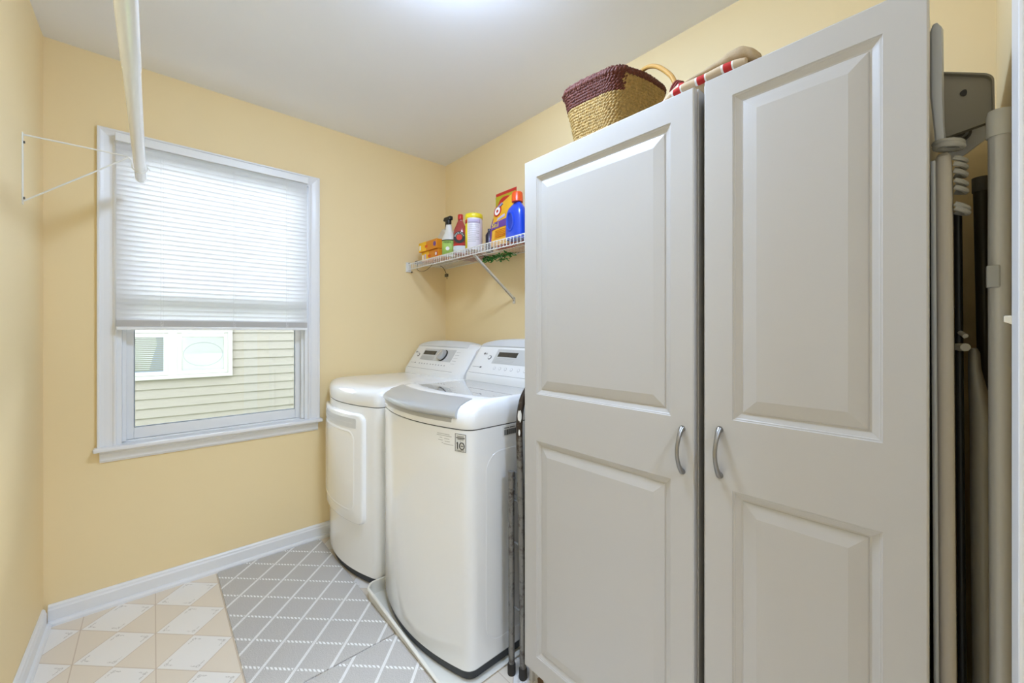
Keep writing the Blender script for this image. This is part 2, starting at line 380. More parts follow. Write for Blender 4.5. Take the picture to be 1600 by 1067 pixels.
e=MB(); e.box(-5,OX0-.06,YB+.14,YB+.17,-.6,5.2); e.box(OX1+.06,6,YB+.14,YB+.17,-.6,5.2); e.box(OX0-.06,OX1+.06,YB+.14,YB+.17,-.6,OZ0-.05); e.box(OX0-.06,OX1+.06,YB+.14,YB+.17,OZ1+.06,5.2)
struct(e.build('wall_exterior_blocker',mat('pale_exterior_paint','#C9C6BC',.8)))  # unseen outer wall added to keep sky light off the neighbouring siding
struct(MB().box(-12,12,2.75,12,-.7,-.6).build('ground',mat('lawn','#7E8C5A',.95,bump=.4,bscale=30,var=.2)))  # unseen ground added for the light it bounces

# ------------------------------------------------------------------ closet rod with brackets
rod=thing('closet_rod','long white closet rod hung below the ceiling along the left wall','rod',(-.04,1.3,1.872))
rx=-.041
MB().tube([(rx,2.32,1.872),(rx,1.35,1.872)],.0178,28).build('inner_tube',mat('white_enamel_tube','#ECEBEA',.22,coat=.4),rod,smooth=True)
MB().tube([(rx,1.36,1.872),(rx,.22,1.872)],.0188,28).build('outer_tube',MATS['white_enamel_tube'],rod,smooth=True)
MB().tube([(rx,2.322,1.872),(rx,2.312,1.872)],.0186,28).build('end_cap',M_wplas,rod,smooth=True)
def bracket(y,label):
    b=thing('rod_bracket',label,'bracket',(XL,y,1.79))
    hook=[(-.075,1.905),(-.0655,1.893),(-.064,1.875)]+[(rx+.0225*math.cos(t),1.872+.0225*math.sin(t)) for t in [PI+i*PI*1.12/14 for i in range(1,15)]]+[(rx+.030,1.866)]
    MB().tube([(XL+.004,y,1.905),(-.12,y,1.9055)]+[(x,y,z) for x,z in hook],[.0030,.0028]+[.0019]*len(hook),8).build('hook_arm',M_wire,b,smooth=True)
    MB().tube([(XL+.004,y,1.675),(-.16,y,1.826),(-.073,y,1.902)],.0026,8).build('brace',M_wire,b,smooth=True)
    p=MB(); p.box(XL,XL+.0025,y-.008,y+.008,1.662,1.912); p.build('wall_plate',M_wire,b,bevel=.001)
    for z in (1.880,1.685):
        MB().tube([(XL+.002,y+.003,z),(XL+.006,y+.003,z)],.0045,10).build('screw',mat('dull_screw','#77736A',.45,metal=.7),b)
bracket(2.168,'thin white wire bracket on the left wall holding the closet rod near the window')

# ------------------------------------------------------------------ appliances
def foot(xm,xe,y0,y1,xb,f=0,s=0,b=0,r=.035,n=22,bowscale=1):
    """bow fronted footprint, counter-clockwise list of (x,y)"""
    ya,yb=y0+s,y1-s; yc=(y0+y1)/2; hw=(y1-y0)/2
    def xf(y): return xm+f+(xe-xm)*bowscale*((y-yc)/hw)**2
    pts=[(xb-b,ya)]
    rr=max(r-.4*s,.012)
    x0=xf(ya)
    P0=(x0+rr,ya); P1=(x0,ya); P2=(xf(ya+rr),ya+rr)
    pts+= [(P0[0]*(1-t)**2+2*P1[0]*t*(1-t)+P2[0]*t*t, P0[1]*(1-t)**2+2*P1[1]*t*(1-t)+P2[1]*t*t) for t in [i/8 for i in range(9)]]
    for i in range(1,n):
        y=ya+rr+(yb-ya-2*rr)*i/n; pts.append((xf(y),y))
    x1=xf(yb); P0=(xf(yb-rr),yb-rr); P1=(x1,yb); P2=(x1+rr,yb)
    pts+= [(P0[0]*(1-t)**2+2*P1[0]*t*(1-t)+P2[0]*t*t, P0[1]*(1-t)**2+2*P1[1]*t*(1-t)+P2[1]*t*t) for t in [i/8 for i in range(9)]]
    pts.append((xb-b,yb)); return pts
def loft(F,rs): # rs: (z,f,s,b)
    m=MB(); m.rings([[(x,y,q[0]) for x,y in F(*q[1:])] for q in rs]); return m
def curved_panel(xf,y0,y1,z0,z1,r,levels,seg=6,ny=14,nz=10):
    """rounded rectangle following the bowed front; levels = (inset, offset towards the room)"""
    def ring(i):
        a0,a1,b0,b1=y0+i,y1-i,z0+i,z1-i; q=max(min(r-i*.6,(a1-a0)/2-.001,(b1-b0)/2-.001),.0015); P=[]
        cs=[((a1-q,b1-q),0),((a0+q,b1-q),PI/2),((a0+q,b0+q),PI),((a1-q,b0+q),1.5*PI)]
        for ci,((cy,cz),an) in enumerate(cs):
            for k in range(seg+1): t=an+PI/2*k/seg; P.append((cy+q*math.cos(t),cz+q*math.sin(t)))
            (ny_,nz_),_=cs[(ci+1)%4]; last=P[-1]; na=cs[(ci+1)%4][1]; nx=(ny_+q*math.cos(na),nz_+q*math.sin(na))
            cnt=ny if ci in(0,2) else nz
            for k in range(1,cnt): P.append((last[0]+(nx[0]-last[0])*k/cnt,last[1]+(nx[1]-last[1])*k/cnt))
        return P
    m=MB(); rs=[]
    off=0
    for i,off in levels: rs.append([(xf(y)-off,y,z) for y,z in ring(i)])
    i=levels[-1][0]; half=min(y1-y0,z1-z0)/2
    for fr in (.25,.5,.75,.96):
        j=i+(half-i)*fr; rs.append([(xf(y)-off,y,z) for y,z in ring(j)])
    m.rings(rs,True,True); return m
def console(y0,y1,dz,parent,roundL,roundR,arch=.02):
    """back console lofted along y; roundR = rounding towards the camera side (y0)"""
    def prof(top):
        return [(1.258,.945+dz),(1.262,.972+dz),(1.266,.980+dz),(1.362,1.116+dz),(1.366,1.1215+dz),(1.372,1.126+dz),(1.384,1.132+dz+top),(1.400,1.138+dz+top),(1.47,1.132+dz+top),(1.515,1.10+dz),(1.52,.945+dz)]
    st=[]; N=24
    ys=[(0,.86),(.006,.90),(.018,.94),(.04,.972),(.065,.99),(.09,1.0)]
    sR=[(y0+d*roundR/.09,k) for d,k in ys]; sL=[(y1-d*roundL/.09,k) for d,k in ys][::-1]
    mid=[(sR[-1][0]+(sL[0][0]-sR[-1][0])*i/N,1.0) for i in range(1,N)]
    rs=[]
    for y,k in sR+mid+sL:
        t=(y-y0)/(y1-y0); ar=arch*max(0,1-(2*t-1)**2)
        rs.append([(1.44+(x-1.44)*k, y, .945+dz+(z-.945-dz)*(.5+.5*k if k<1 else 1)) for x,z in prof(ar)])
    b=MB().rings(rs).build('console',M_wplas,parent,smooth=True)
    # silver crown on top
    m=MB(); rs=[]
    a0,a1=y0+roundR*.9,y1-roundL*.6
    for i in range(N+1):
        y=a0+(a1-a0)*i/N; t=(y-y0)/(y1-y0); ar=arch*max(0,1-(2*t-1)**2); e=min(1,math.sin(PI*i/N)*2.4)*.004+.0012
        rs.append([(1.3655,y,1.1205+dz),(1.3655-e*.5,y,1.1225+dz+e),(1.384-e*.2,y,1.132+dz+ar+e),(1.402,y,1.138+dz+ar+e),(1.462,y,1.1335+dz+ar+e),(1.462,y,1.12+dz)])
    m.rings(rs).build('crown_trim',M_palegrey if arch else M_silver,parent,smooth=True)
    return b
FU=Vector((.096,0,.136)).normalized(); FN=Vector((-.136,0,.096)).normalized()   # up the slanted face; out of it
def facept(y,s,dz,off=0): return Vector((1.266,y,.980+dz))+FU*s+FN*off     # s = distance up the slope (0...166 mm)
def facerect(y0,y1,s0,s1,dz,off,m,name,parent,skew=0,th=.0006):
    q=MB(); a=[facept(y0,s0,dz,off),facept(y1,s0,dz,off),facept(y1-skew,s1,dz,off),facept(y0-skew,s1,dz,off)]; b=[p-FN*th for p in a]
    q.add(a+b,[(0,1,2,3),(4,7,6,5),(0,4,5,1),(1,5,6,2),(2,6,7,3),(3,7,4,0)]); return q.build(name,m,parent)
def facedisc(y,s,r,dz,h,m,name,parent,n=28,r2=None,base=0):
    q=MB(); c0=facept(y,s,dz,base); r2=r2 or r; rs=[]
    for d,rr in ((0,r),(h*.8,r2),(h,r2*.9)):
        rs.append([c0+FN*d+FU*rr*math.cos(2*PI*k/n)+Vector((0,1,0))*rr*math.sin(2*PI*k/n) for k in range(n)])
    q.rings(rs); return q.build(name,m,parent,smooth=True)
RIGHT=(0,-1,0)
def brand(y,s,dz,parent):
    b=facedisc(y,s,.0062,dz,.0006,M_ink,'logo',parent,base=.0006)
    text('LG',.0125,facept(y-.0085,s-.0045,dz,.0008),RIGHT,FU,M_ink,b,'logo_letters')

# --- dryer
DY0,DY1=1.828,2.510
dr=thing('dryer','white front-loading clothes dryer in the corner under the wire shelf, beside the window','dryer',(1.12,2.17,0))
dF=lambda f=0,s=0,b=0: foot(.717,.790,DY0,DY1,1.53,f,s,b)
dxf=lambda y:.717+.073*((y-(DY0+DY1)/2)/((DY1-DY0)/2))**2
loft(dF,[(.007,.013,.012,.02),(.052,.012,.010,.02)]).build('base',M_base,dr)
loft(dF,[(.038,.006,.004,0),(.044,.0,.0,0),(.855,0,0,0)]).build('body',M_enam,dr,smooth=True)
loft(dF,[(.8552,.004,.004,.01),(.8588,.004,.004,.01)]).build('seam_shadow',M_gap,dr)  # dark strip standing in for the shade inside the panel gap
loft(dF,[(.859,.0,0,0),(.862,-.002,-.0005,0),(.905,-.002,-.0005,0),(.922,.003,.003,0),(.934,.016,.009,0),(.942,.036,.018,0),(.947,.062,.032,0),(.949,.09,.05,0)]).build('top_panel',M_enam,dr,smooth=True)
curved_panel(dxf,1.902,2.472,.283,.818,.04,[(0,-.002),(0,.012),(.003,.017),(.009,.0195)]).build('door',M_enam,dr,smooth=True)
door_d=dr.children[-1]
curved_panel(dxf,1.960,2.420,.335,.735,.05,[(0,.0180),(0,.0200),(.004,.0213),(.009,.0213),(.013,.0180),(.02,.0165)]).build('door_bead',M_enam,door_d,smooth=True)
curved_panel(dxf,1.945,2.462,.748,.796,.006,[(0,.019),(0,.0202)]).build('door_handle',M_palegrey,door_d,smooth=True)
console(1.838,2.505,0,dr,.03,.085,.02)
facerect(2.006,2.372,.070,.156,0,.0006,M_panelg,'control_panel',dr,skew=.0)
cp=dr.children[-1]
facerect(2.214,2.362,.112,.140,0,.0012,M_disp,'display',cp)
facerect(2.208,2.368,.072,.100,0,.0009,mat('dim_panel_grey','#B7B7B5',.35),'indicator_area',cp)
facedisc(2.118,.112,.040,0,.004,M_disp,'dial_ring',dr)
facedisc(2.126,.114,.036,0,.024,M_silver,'dial',dr,r2=.032,base=.003)
k=dr.children[-1]; q=MB(); 
a=facept(2.126+.010,.095,0,.0275); b_=facept(2.126-.006,.135,0,.0275); q.tube([a,b_],.0035,8); q.build('dial_grip',mat('bright_chrome','#E8E8E8',.15,metal=.8),k)
facedisc(2.415,.104,.0125,0,.0035,M_ink,'power_ring',dr); facedisc(2.415,.104,.0092,0,.0045,M_wplas,'power_button',dr)
brand(2.462,.125,0,dr)
for i,y in enumerate([2.345,2.312,2.279,2.246,2.205,2.175,2.142,2.110,2.078,2.046]):
    facerect(y-.006,y+.006,.040,.047,0,.0006,mat('soft_grey_print','#A5A3A1',.6),'cycle_button',dr)
facerect(1.935,2.468,.0075,.0087,0,.0006,M_ink,'panel_line',dr)
lg=MB(); 
facerect(2.415,2.462,.043,.0455,0,.0006,MATS['soft_grey_print'],'fine_print',dr); facerect(2.395,2.407,.040,.048,0,.0006,M_ink,'inverter_mark',dr)
for j in range(5):
    for i in range(3): facerect(1.955+i*.0,1.995,.060+j*.02,.0616+j*.02,0,.0006,MATS['soft_grey_print'],'cycle_print',dr) if i==0 else None

# --- washer
WY0,WY1=1.120,1.806
wa=thing('washing_machine','white top-loading washing machine between the dryer and the tall cabinet','washing machine',(1.12,1.463,.004))
wF=lambda f=0,s=0,b=0: foot(.744,.812,WY0,WY1,1.53,f,s,b)
wxf=lambda y:.744+.068*((y-(WY0+WY1)/2)/((WY1-WY0)/2))**2
loft(wF,[(.006,.010,.008,.02),(.045,.007,.005,.02)]).build('base',M_base,wa)
loft(wF,[(.034,.009,.008,0),(.037,.003,.003,0),(.044,0,0,0),(.8745,0,0,0)]).build('body',M_enam,wa,smooth=True)
wb=wa.children[-1]
loft(wF,[(.8747,.003,.003,.01),(.8783,.003,.003,.01)]).build('seam_shadow',M_gap,wa)  # shade of the gap under the deck, as a dark strip
loft(wF,[(.8785,0,0,0),(.882,-.002,-.0005,0),(.908,-.0015,-.0005,0),(.925,.003,.0,0),(.940,.012,.002,0),(.953,.030,.005,0),(.963,.058,.010,0),(.970,.085,.015,0),(.974,.105,.021,.10),(.9755,.128,.028,.20),(.973,.148,.034,.25),(.962,.152,.0365,.252),(.955,.156,.038,.254)]).build('top_deck',M_enam,wa,smooth=True)
for v in wa.children[-1].data.vertices:   # the rim beside the dryer is lower
    wz=v.co.z+.004
    if v.co.y+1.463>WY1-.055 and wz>.9585: v.co.z=.9585+(wz-.9585)*.12-.004
gl=mat('tinted_lid_glass','#A8A7A5',.03,spec=1.0,coat=1.0); gl.node_tree.nodes['Principled BSDF'].inputs['Coat Roughness'].default_value=.02
lid=loft(wF,[(.9552,.160,.041,.262),(.9600,.160,.041,.262),(.9606,.162,.043,.264)]).build('glass_lid',gl,wa)
MB().box(1.268,1.2745,WY0+.038,WY1-.038,.955,.963).build('lid_hinge_strip',M_gap,wa)
# silver lid handle wrapping the front edge
m=MB(); rs=[]; n=30
for i in range(n+1):
    t=i/n; yb0,yt0=1.172,1.195; yb1,yt1=1.772,1.735
    prof=[(.016,.9115,0),(.004,.9125,0),(-.009,.9170,0),(-.0145,.9245,0),(-.0135,.933,.05),(-.004,.9435,.3),(.018,.9565,.6),(.05,.9685,.85),(.082,.9765,1),(.086,.9745,1),(.05,.958,.8),(.02,.94,.4)]
    e=.005*(1-min(1,min(t,1-t)*n/2))
    rs.append([(lambda y:(wxf(y)+f+e,y,z-e*.6))(yb0+(yt0-yb0)*q+t*((yb1+(yt1-yb1)*q)-(yb0+(yt0-yb0)*q))) for f,z,q in prof])
m.rings(rs).build('lid_handle',M_silver,wa,smooth=True)
m=MB(); rs=[]
for i in range(n+1):
    y=1.195+(1.768-1.195)*i/n; rs.append([(wxf(y)-.0022,y,.8985),(wxf(y)-.0022,y,.913),(wxf(y)+.012,y,.913),(wxf(y)+.012,y,.8985)])
m.rings(rs).build('handle_recess',mat('recess_grey','#B3B2B0',.35),wa,smooth=True)
console(1.128,1.799,.016,wa,.03,.085,.024)
wd=.016
facerect(1.25,1.619,.072,.160,wd,.0006,M_panelg,'control_panel',wa)
cp=wa.children[-1]
facerect(1.452,1.598,.114,.142,wd,.0012,M_disp,'display',cp)
for j in range(4): facerect(1.46,1.60,.078+j*.008,.0798+j*.008,wd,.001,MATS['dim_panel_grey'],'indicator_area',cp)
facedisc(1.29,.112,.040,wd,.004,M_disp,'dial_ring',wa); facedisc(1.295,.114,.036,wd,.024,M_silver,'dial',wa,r2=.032,base=.003)
facedisc(1.655,.106,.0125,wd,.0035,M_ink,'power_ring',wa); facedisc(1.655,.106,.0092,wd,.0045,M_wplas,'power_button',wa)
brand(1.712,.128,wd,wa)
for y in (1.575,1.532,1.489,1.446,1.395,1.352): 
    facedisc(y,.046,.0085,wd,.0006,MATS['soft_grey_print'],'cycle_button',wa); facedisc(y,.046,.007,wd,.0009,M_panelw,'cycle_button',wa)
facerect(1.26,1.768,.0075,.0087,wd,.0006,M_ink,'panel_line',wa)
facerect(1.70,1.760,.043,.0455,wd,.0006,MATS['soft_grey_print'],'fine_print',wa); facerect(1.682,1.697,.040,.048,wd,.0006,M_ink,'inverter_mark',wa)
# stickers on the front
sk=curved_panel(wxf,1.108+.028,1.195,.806,.868,.003,[(0,.0003),(0,.0008)],ny=5,nz=4)
# warranty label: border, print, big 10
ylab0,ylab1,zl0,zl1=1.136,1.180,.800,.862
lab=curved_panel(wxf,ylab0,ylab1,zl0,zl1,.004,[(0,-.001),(0,.0008)],ny=5,nz=4).build('warranty_label',mat('label_white','#E4E3E0',.4),wa,smooth=True)
b=MB()
def fr_strip(y0,y1,z0,z1,off=.0013): 
    n=5; vs=[]; 
    rs=[[(wxf(y0+(y1-y0)*i/n)-off,y0+(y1-y0)*i/n,z0),(wxf(y0+(y1-y0)*i/n)-off,y0+(y1-y0)*i/n,z1),(wxf(y0+(y1-y0)*i/n)-off+.0006,y0+(y1-y0)*i/n,z1),(wxf(y0+(y1-y0)*i/n)-off+.0006,y0+(y1-y0)*i/n,z0)] for i in range(n+1)]
    return rs
for q in ((ylab0,ylab1,zl0,zl0+.0014),(ylab0,ylab1,zl1-.0014,zl1),(ylab0,ylab0+.0014,zl0,zl1),(ylab1-.0014,ylab1,zl0,zl1),(ylab0+.008,ylab1-.008,zl1-.009,zl1-.0075),(ylab0+.005,ylab1-.005,zl1-.0155,zl1-.0125),(ylab0+.010,ylab1-.010,zl1-.0195,zl1-.018),(ylab0+.006,ylab1-.006,zl0+.004,zl0+.0055)):
    b.rings(fr_strip(*q))
b.build('label_print',M_inkd,lab)
q=MB(); cy=1.1515
q.tube([(wxf(1.1695)-.0015,1.1695,zl0+.009),(wxf(1.1695)-.0015,1.1695,zl0+.032)],.0018,6); q.tube([(wxf(1.1695)-.0015,1.1695,zl0+.032),(wxf(1.1725)-.0015,1.1725,zl0+.0285)],.0015,6)
q.tube([(wxf(cy+.0095*math.cos(t))-.0015,cy+.0095*math.cos(t),zl0+.0205+.0115*math.sin(t)) for t in [2*PI*i/28 for i in range(29)]],.0017,6,False); q.rings(fr_strip(cy-.005,cy+.005,zl0+.019,zl0+.0215))
q.build('numeral',M_inkd,lab,smooth=True)
b=MB()
for y0,y1,z in ((1.205,1.262,.852),(1.196,1.264,.846),(1.238,1.250,.838),(1.205,1.228,.836),(1.236,1.256,.829),(1.204,1.226,.827),(1.188,1.232,.817),(1.234,1.240,.820)):
    b.rings(fr_strip(y0,y1,z,z+.0016,.0004))
b.build('fine_print',MATS['soft_grey_print'],wa)
# side: embossed outline and bar code label
def ring_tube(pts,r,n=6): 
    q=MB(); q.tube(pts+[pts[0],],r,n,False); return q
x0,x1,z0,z1=.882,1.50,.10,.785; r=.07; pts=[]
for cx,cz,an in ((x1-r,z1-r,0),(x0+r,z1-r,PI/2),(x0+r,z0+r,PI),(x1-r,z0+r,1.5*PI)):
    for k in range(9): t=an+PI/2*k/8; pts.append((cx+r*math.cos(t),WY0+.0003,cz+r*math.sin(t)))
ring_tube(pts,.0009).build('side_embossing',M_enam,wb,smooth=True)
bc=MB().box(.958,1.035,WY0-.0006,WY0+.001,.832,.872).build('barcode_label',MATS['label_white'],wa)
q=MB(); x=.966
while x<1.03: wdt=R.choice((.0008,.0014,.002)); q.box(x,x+wdt,WY0-.0011,WY0-.0004,.836,.856); x+=wdt+R.choice((.0008,.0014))
q.box(.966,.99,WY0-.0011,WY0-.0004,.861,.8635); q.box(.994,1.02,WY0-.0011,WY0-.0004,.861,.8635)
q.build('barcode',M_inkd,bc)

# --- washer drain pan
pan=MB(); X0,X1,Y0,Y1=.7185,1.545,1.098,1.8235
def rr(i,z,r=.05):
    P=[]; a0,a1,b0,b1=X0+i,X1-i,Y0+i,Y1-i; q=max(r-i,.01)
    for cx,cy,an in ((a1-q,b1-q,0),(a0+q,b1-q,PI/2),(a0+q,b0+q,PI),(a1-q,b0+q,1.5*PI)):
        for k in range(9): t=an+PI/2*k/8; P.append((cx+q*math.cos(t),cy+q*math.sin(t),z))
    return P
pan.rings([rr(.010,0),rr(.002,.046),rr(0,.052),rr(.002,.0565),rr(.007,.058),(rr(.011,.056)),rr(.012,.048),rr(.018,.0035)])
pan.v=[(x,y,z*(1 if y>1.19 else .14+.86*max(0,(y-1.10)/.09)**2 if x<.80 else .14)) for x,y,z in pan.v]   # low lip on the side away from the dryer
tag(pan.build('drain_pan',mat('ivory_pan_plastic','#E8E4DA',.35),smooth=True),'shallow ivory plastic drain pan on the floor under the washing machine','pan')

# ------------------------------------------------------------------ rugs
def rug(name,x0,x1,y0,y1,label,ua,va,rz=0):
    m=MB(); rs=[]; r=.012
    def rg(i,z):
        P=[]; a0,a1,b0,b1=x0+i,x1-i,y0+i,y1-i
        for cx,cy,an in ((a1-r,b1-r,0),(a0+r,b1-r,PI/2),(a0+r,b0+r,PI),(a1-r,b0+r,1.5*PI)):
            for k in range(7): t=an+PI/2*k/6; P.append((cx+r*math.cos(t),cy+r*math.sin(t),z))
        return P
    m.rings([rg(.0015,0),rg(0,.001),rg(0,.0045),rg(.002,.006)])
    o=m.build(name,rugmat(label[:12],ua,va)); tag(o,label,'rug','grey woven lattice rugs'); return o
rug('runner_rug',.238,.7275,1.513,2.492,'grey woven rug with white rope lattice in front of the dryer, touching the baseboard',3.026,2.082)
rug('runner_rug',.235,.7265,.52,1.507,'grey woven rug with white rope lattice nearest the camera, beside the drain pan',1.83,1.12)

# ------------------------------------------------------------------ tall cabinets
CX=.957; ZT,ZB=1.803,.066
def door(name,y0,y1,parent,hinge,pan_list,handle_y,hz):
    m=MB(); th=.019
    # slab sides and eased edges
    def rect(i,x): return [(x,y0+i,ZB+i),(x,y1-i,ZB+i),(x,y1-i,ZT-i),(x,y0+i,ZT-i)]
    m.rings([rect(0,CX+th),rect(0,CX+.003),rect(.0012,CX+.0009),rect(.003,CX)],True,False)
    ys=[y0+.003]; 
    pa,pb=pan_list[0][0],pan_list[0][1]
    zs=[ZB+.003]+[z for p in reversed(pan_list) for z in (p[2],p[3])]+[ZT-.003]
    Y=[y0+.003,pa,pb,y1-.003]
    for i in range(3):
        for j in range(len(zs)-1):
            if i==1 and j%2==1: continue
            m.add([(CX,Y[i],zs[j]),(CX,Y[i+1],zs[j]),(CX,Y[i+1],zs[j+1]),(CX,Y[i],zs[j+1])],[(0,3,2,1)])
    lv=[(0,0),(.0015,.0022),(.004,.0028),(.0055,.0045),(.015,.0088),(.0185,.0092),(.0200,.0070),(.0225,.0062),(.030,.0045),(.0475,.0012)]
    for p in pan_list:
        m.rings([[(CX+d,p[0]+i,p[2]+i),(CX+d,p[1]-i,p[2]+i),(CX+d,p[1]-i,p[3]-i),(CX+d,p[0]+i,p[3]-i)] for i,d in lv],False,True)
    o=m.build(name,M_melam,parent)
    # arched pull
    hm=MB(); pts=[]; N=20; rad=[]
    for i in range(N+1):
        t=i/N; z=hz+.052*(1-2*t); arch=.026*math.sin(PI*t)**.75
        pts.append((CX-.002-arch,handle_y+.0*t,z)); rad.append(.0044+.0022*abs(2*t-1)**3+ (.0006 if i in(0,N) else 0))
    hm.tube(pts,rad,12); 
    for s in (1,-1): hm.tube([(CX+.0005,handle_y,hz+s*.052),(CX-.004,handle_y,hz+s*.052)],[.0078,.0065],14)
    hm.build('handle',M_nickel,o,smooth=True)
    return o
def cabinet(label,y0,y1,by0,by1,pan_list,handle_y,hz):
    c=thing('tall_cabinet',label,'cabinet',(1.27,(y0+y1)/2,0),'white tall utility cabinets')
    b=MB(); t=.016; xf,xb=CX+.021,1.575
    b.box(xf,xb,by0,by0+t,0,1.806); b.box(xf,xb,by1-t,by1,0,1.806); b.box(xf,xb,by0+t,by1-t,1.79,1.806)
    b.box(xf,xb,by0+t,by1-t,.075,.091); b.box(xb-.006,xb,by0+t,by1-t,.091,1.79)
    b.build('carcass',M_melam,c,bevel=.0008,bseg=1)
    MB().box(xf+.012,xf+.028,by0+t,by1-t,0,.074).build('toe_kick',M_melam,c)
    for z in (.5,.9,1.3): MB().box(xf+.02,xb-.01,by0+t,by1-t,z,z+.016).build('shelf',M_melam,c)
    door('door',y0,y1,c,0,pan_list,handle_y,hz)
    return c
cl=cabinet('wider white raised-panel tall cabinet beside the folded step stool, woven basket on top',.4185,1.002,.416,1.000,
   [(.4755,.944,1.010,1.740),(.4755,.944,.127,.854)],.4465,.9325)
cabinet('narrower white raised-panel tall cabinet beside the folded ironing board',.031,.3945,.034,.4035,
   [(.0875,.3335,1.023,1.746),(.0875,.3335,.127,.866)],.360,.946)
# chipped corner of the toe kick showing brown fibreboard
q=MB(); q.v=[]; cx,cy=CX+.033,.955
vs=[(cx-.0012,cy+dy,z) for dy,z in ((.012,.0),(.016,.020),(.006,.030),(.009,.044),(-.008,.036),(-.014,.020),(-.006,.010),(-.01,0))]
q.add(vs+[(x+.004,y,z) for x,y,z in vs],[tuple(range(8)),tuple(range(15,7,-1))]+[(i,(i+1)%8,8+(i+1)%8,8+i) for i in range(8)])
q.build('chipped_fibreboard',mat('brown_fibreboard','#6B4F35',.9,bump=.6,bscale=200),cl)

# ------------------------------------------------------------------ folded step stool (old steel tubes)
def rust():
    m=bpy.data.materials.new('worn_steel_tube'); m.use_nodes=True; nt=m.node_tree; b=nt.nodes['Principled BSDF']
    tc=nd(nt,'ShaderNodeTexCoord'); n=nd(nt,'ShaderNodeTexNoise'); n.inputs['Scale'].default_value=38; n.inputs['Detail'].default_value=8; n.inputs['Roughness'].default_value=.7
    nt.links.new(tc.outputs['Object'],n.inputs['Vector'])
    sp=nd(nt,'ShaderNodeSeparateXYZ'); nt.links.new(tc.outputs['Object'],sp.inputs[0])
    hgt=MATH(nt,'MULTIPLY',MATH(nt,'SUBTRACT',sp.outputs[2],.72),1.2)     # more rust near the bend of the handle
    f=MATH(nt,'ADD',n.outputs[0],MATH(nt,'MINIMUM',MATH(nt,'MAXIMUM',hgt,0),.25))
    cr=nd(nt,'ShaderNodeValToRGB'); cr.color_ramp.elements[0].position=.50; cr.color_ramp.elements[1].position=.66
    cr.color_ramp.elements[0].color=srgb('#7E7B76'); cr.color_ramp.elements[1].color=srgb('#40362F'); nt.links.new(f,cr.inputs[0])
    nt.links.new(cr.outputs[0],b.inputs['Base Color']); b.inputs['Metallic'].default_value=.55; b.inputs['Roughness'].default_value=.42
    bp=nd(nt,'ShaderNodeBump'); bp.inputs['Strength'].default_value=.35; bp.inputs['Distance'].default_value=.002; nt.links.new(n.outputs[0],bp.inputs['Height']); nt.links.new(bp.outputs[0],b.inputs['Normal'])
    return m
M_rust=rust(); M_rub=mat('black_rubber','#2A2622',.7)
ss=thing('step_stool','folded step stool of worn rusty steel tubes between washer and cabinet','step stool',(1.15,1.04,0))
ya=1.026
path=[(.968,1.021,.03),(.966,1.022,.30),(.961,1.024,.60),(.955,1.026,.85),(.956,ya,.91),(.963,ya,.955),(.978,ya,.992),(1.005,ya,1.022),(1.04,ya,1.036),(1.10,ya,1.04),(1.25,ya,1.04),(1.31,ya,1.03),(1.345,ya,1.00),(1.355,ya,.95),(1.357,ya,.85),(1.365,1.022,.03)]
# smooth the bends with Catmull-Rom
def crom(P,n=6):
    P=[Vector(p) for p in P]; out=[]
    for i in range(len(P)-1):
        p0=P[max(i-1,0)]; p1=P[i]; p2=P[i+1]; p3=P[min(i+2,len(P)-1)]
        for k in range(n):
            t=k/n; out.append(.5*((2*p1)+(p2-p0)*t+(2*p0-5*p1+4*p2-p3)*t*t+(3*p1-p0-3*p2+p3)*t**3))
    out.append(P[-1]); return out
MB().tube(crom(path,5),.0118,16).build('front_frame',M_rust,ss,smooth=True)
for x in (.951,1.375): MB().tube([(x,1.062,.03),(x-.003,1.061,.70),(x-.003,1.061,.722)],.0110,16).build('rear_leg',M_rust,ss,smooth=True)
for x,y in ((.968,1.021),(1.365,1.021),(.951,1.062),(1.375,1.062)): MB().lathe([(.0138,.0),(.0145,.004),(.0145,.034),(.0128,.038)],(x,y,0),20).build('rubber_foot',M_rub,ss,smooth=True)
for z in (.245,.47): MB().box(1.0,1.33,1.034,1.052,z,z+.20).build('step',mat('grey_step_tread','#77736D',.6,bump=.3,bscale=120),ss,bevel=.004)
MB().box(.955,.9585,1.034,1.075,.64,.722).build('hinge_plate',mat('zinc_plate','#8F9294',.4,metal=.7),ss,bevel=.002)
for z in (.70,.66): MB().tube([(.9535,1.052,z),(.950,1.052,z)],.0045,10).build('rivet',MATS['zinc_plate'],ss)
for z in (.24,.47,.62):
    MB().tube([(.957,1.026,z),(.957,1.060,z)],.0035,10).build('rivet',MATS['zinc_plate'],ss)
# flaked white paint spots on the bend
for (ax,z0,wa_,hz_) in ((.9568,.925,.62,.021),(.9552,.868,.28,.011)):
    q=MB(); n=18; base=math.atan2(-.72,-.69); rs=[]
    for s_ in (1.0,.75,.5,.25,.05):
        rs.append([ (ax+(.0118+.0009*(1.05-s_*.4))*math.cos(base+wa_*s_*math.cos(2*PI*i/n)), ya+(.0118+.0009*(1.05-s_*.4))*math.sin(base+wa_*s_*math.cos(2*PI*i/n)), z0+hz_*s_*math.sin(2*PI*i/n)*(1+.15*math.sin(i*2.3))) for i in range(n)])
    q.rings(rs,False,True).build('paint_flake',mat('old_white_paint','#E6E3DC',.5),ss,smooth=True)

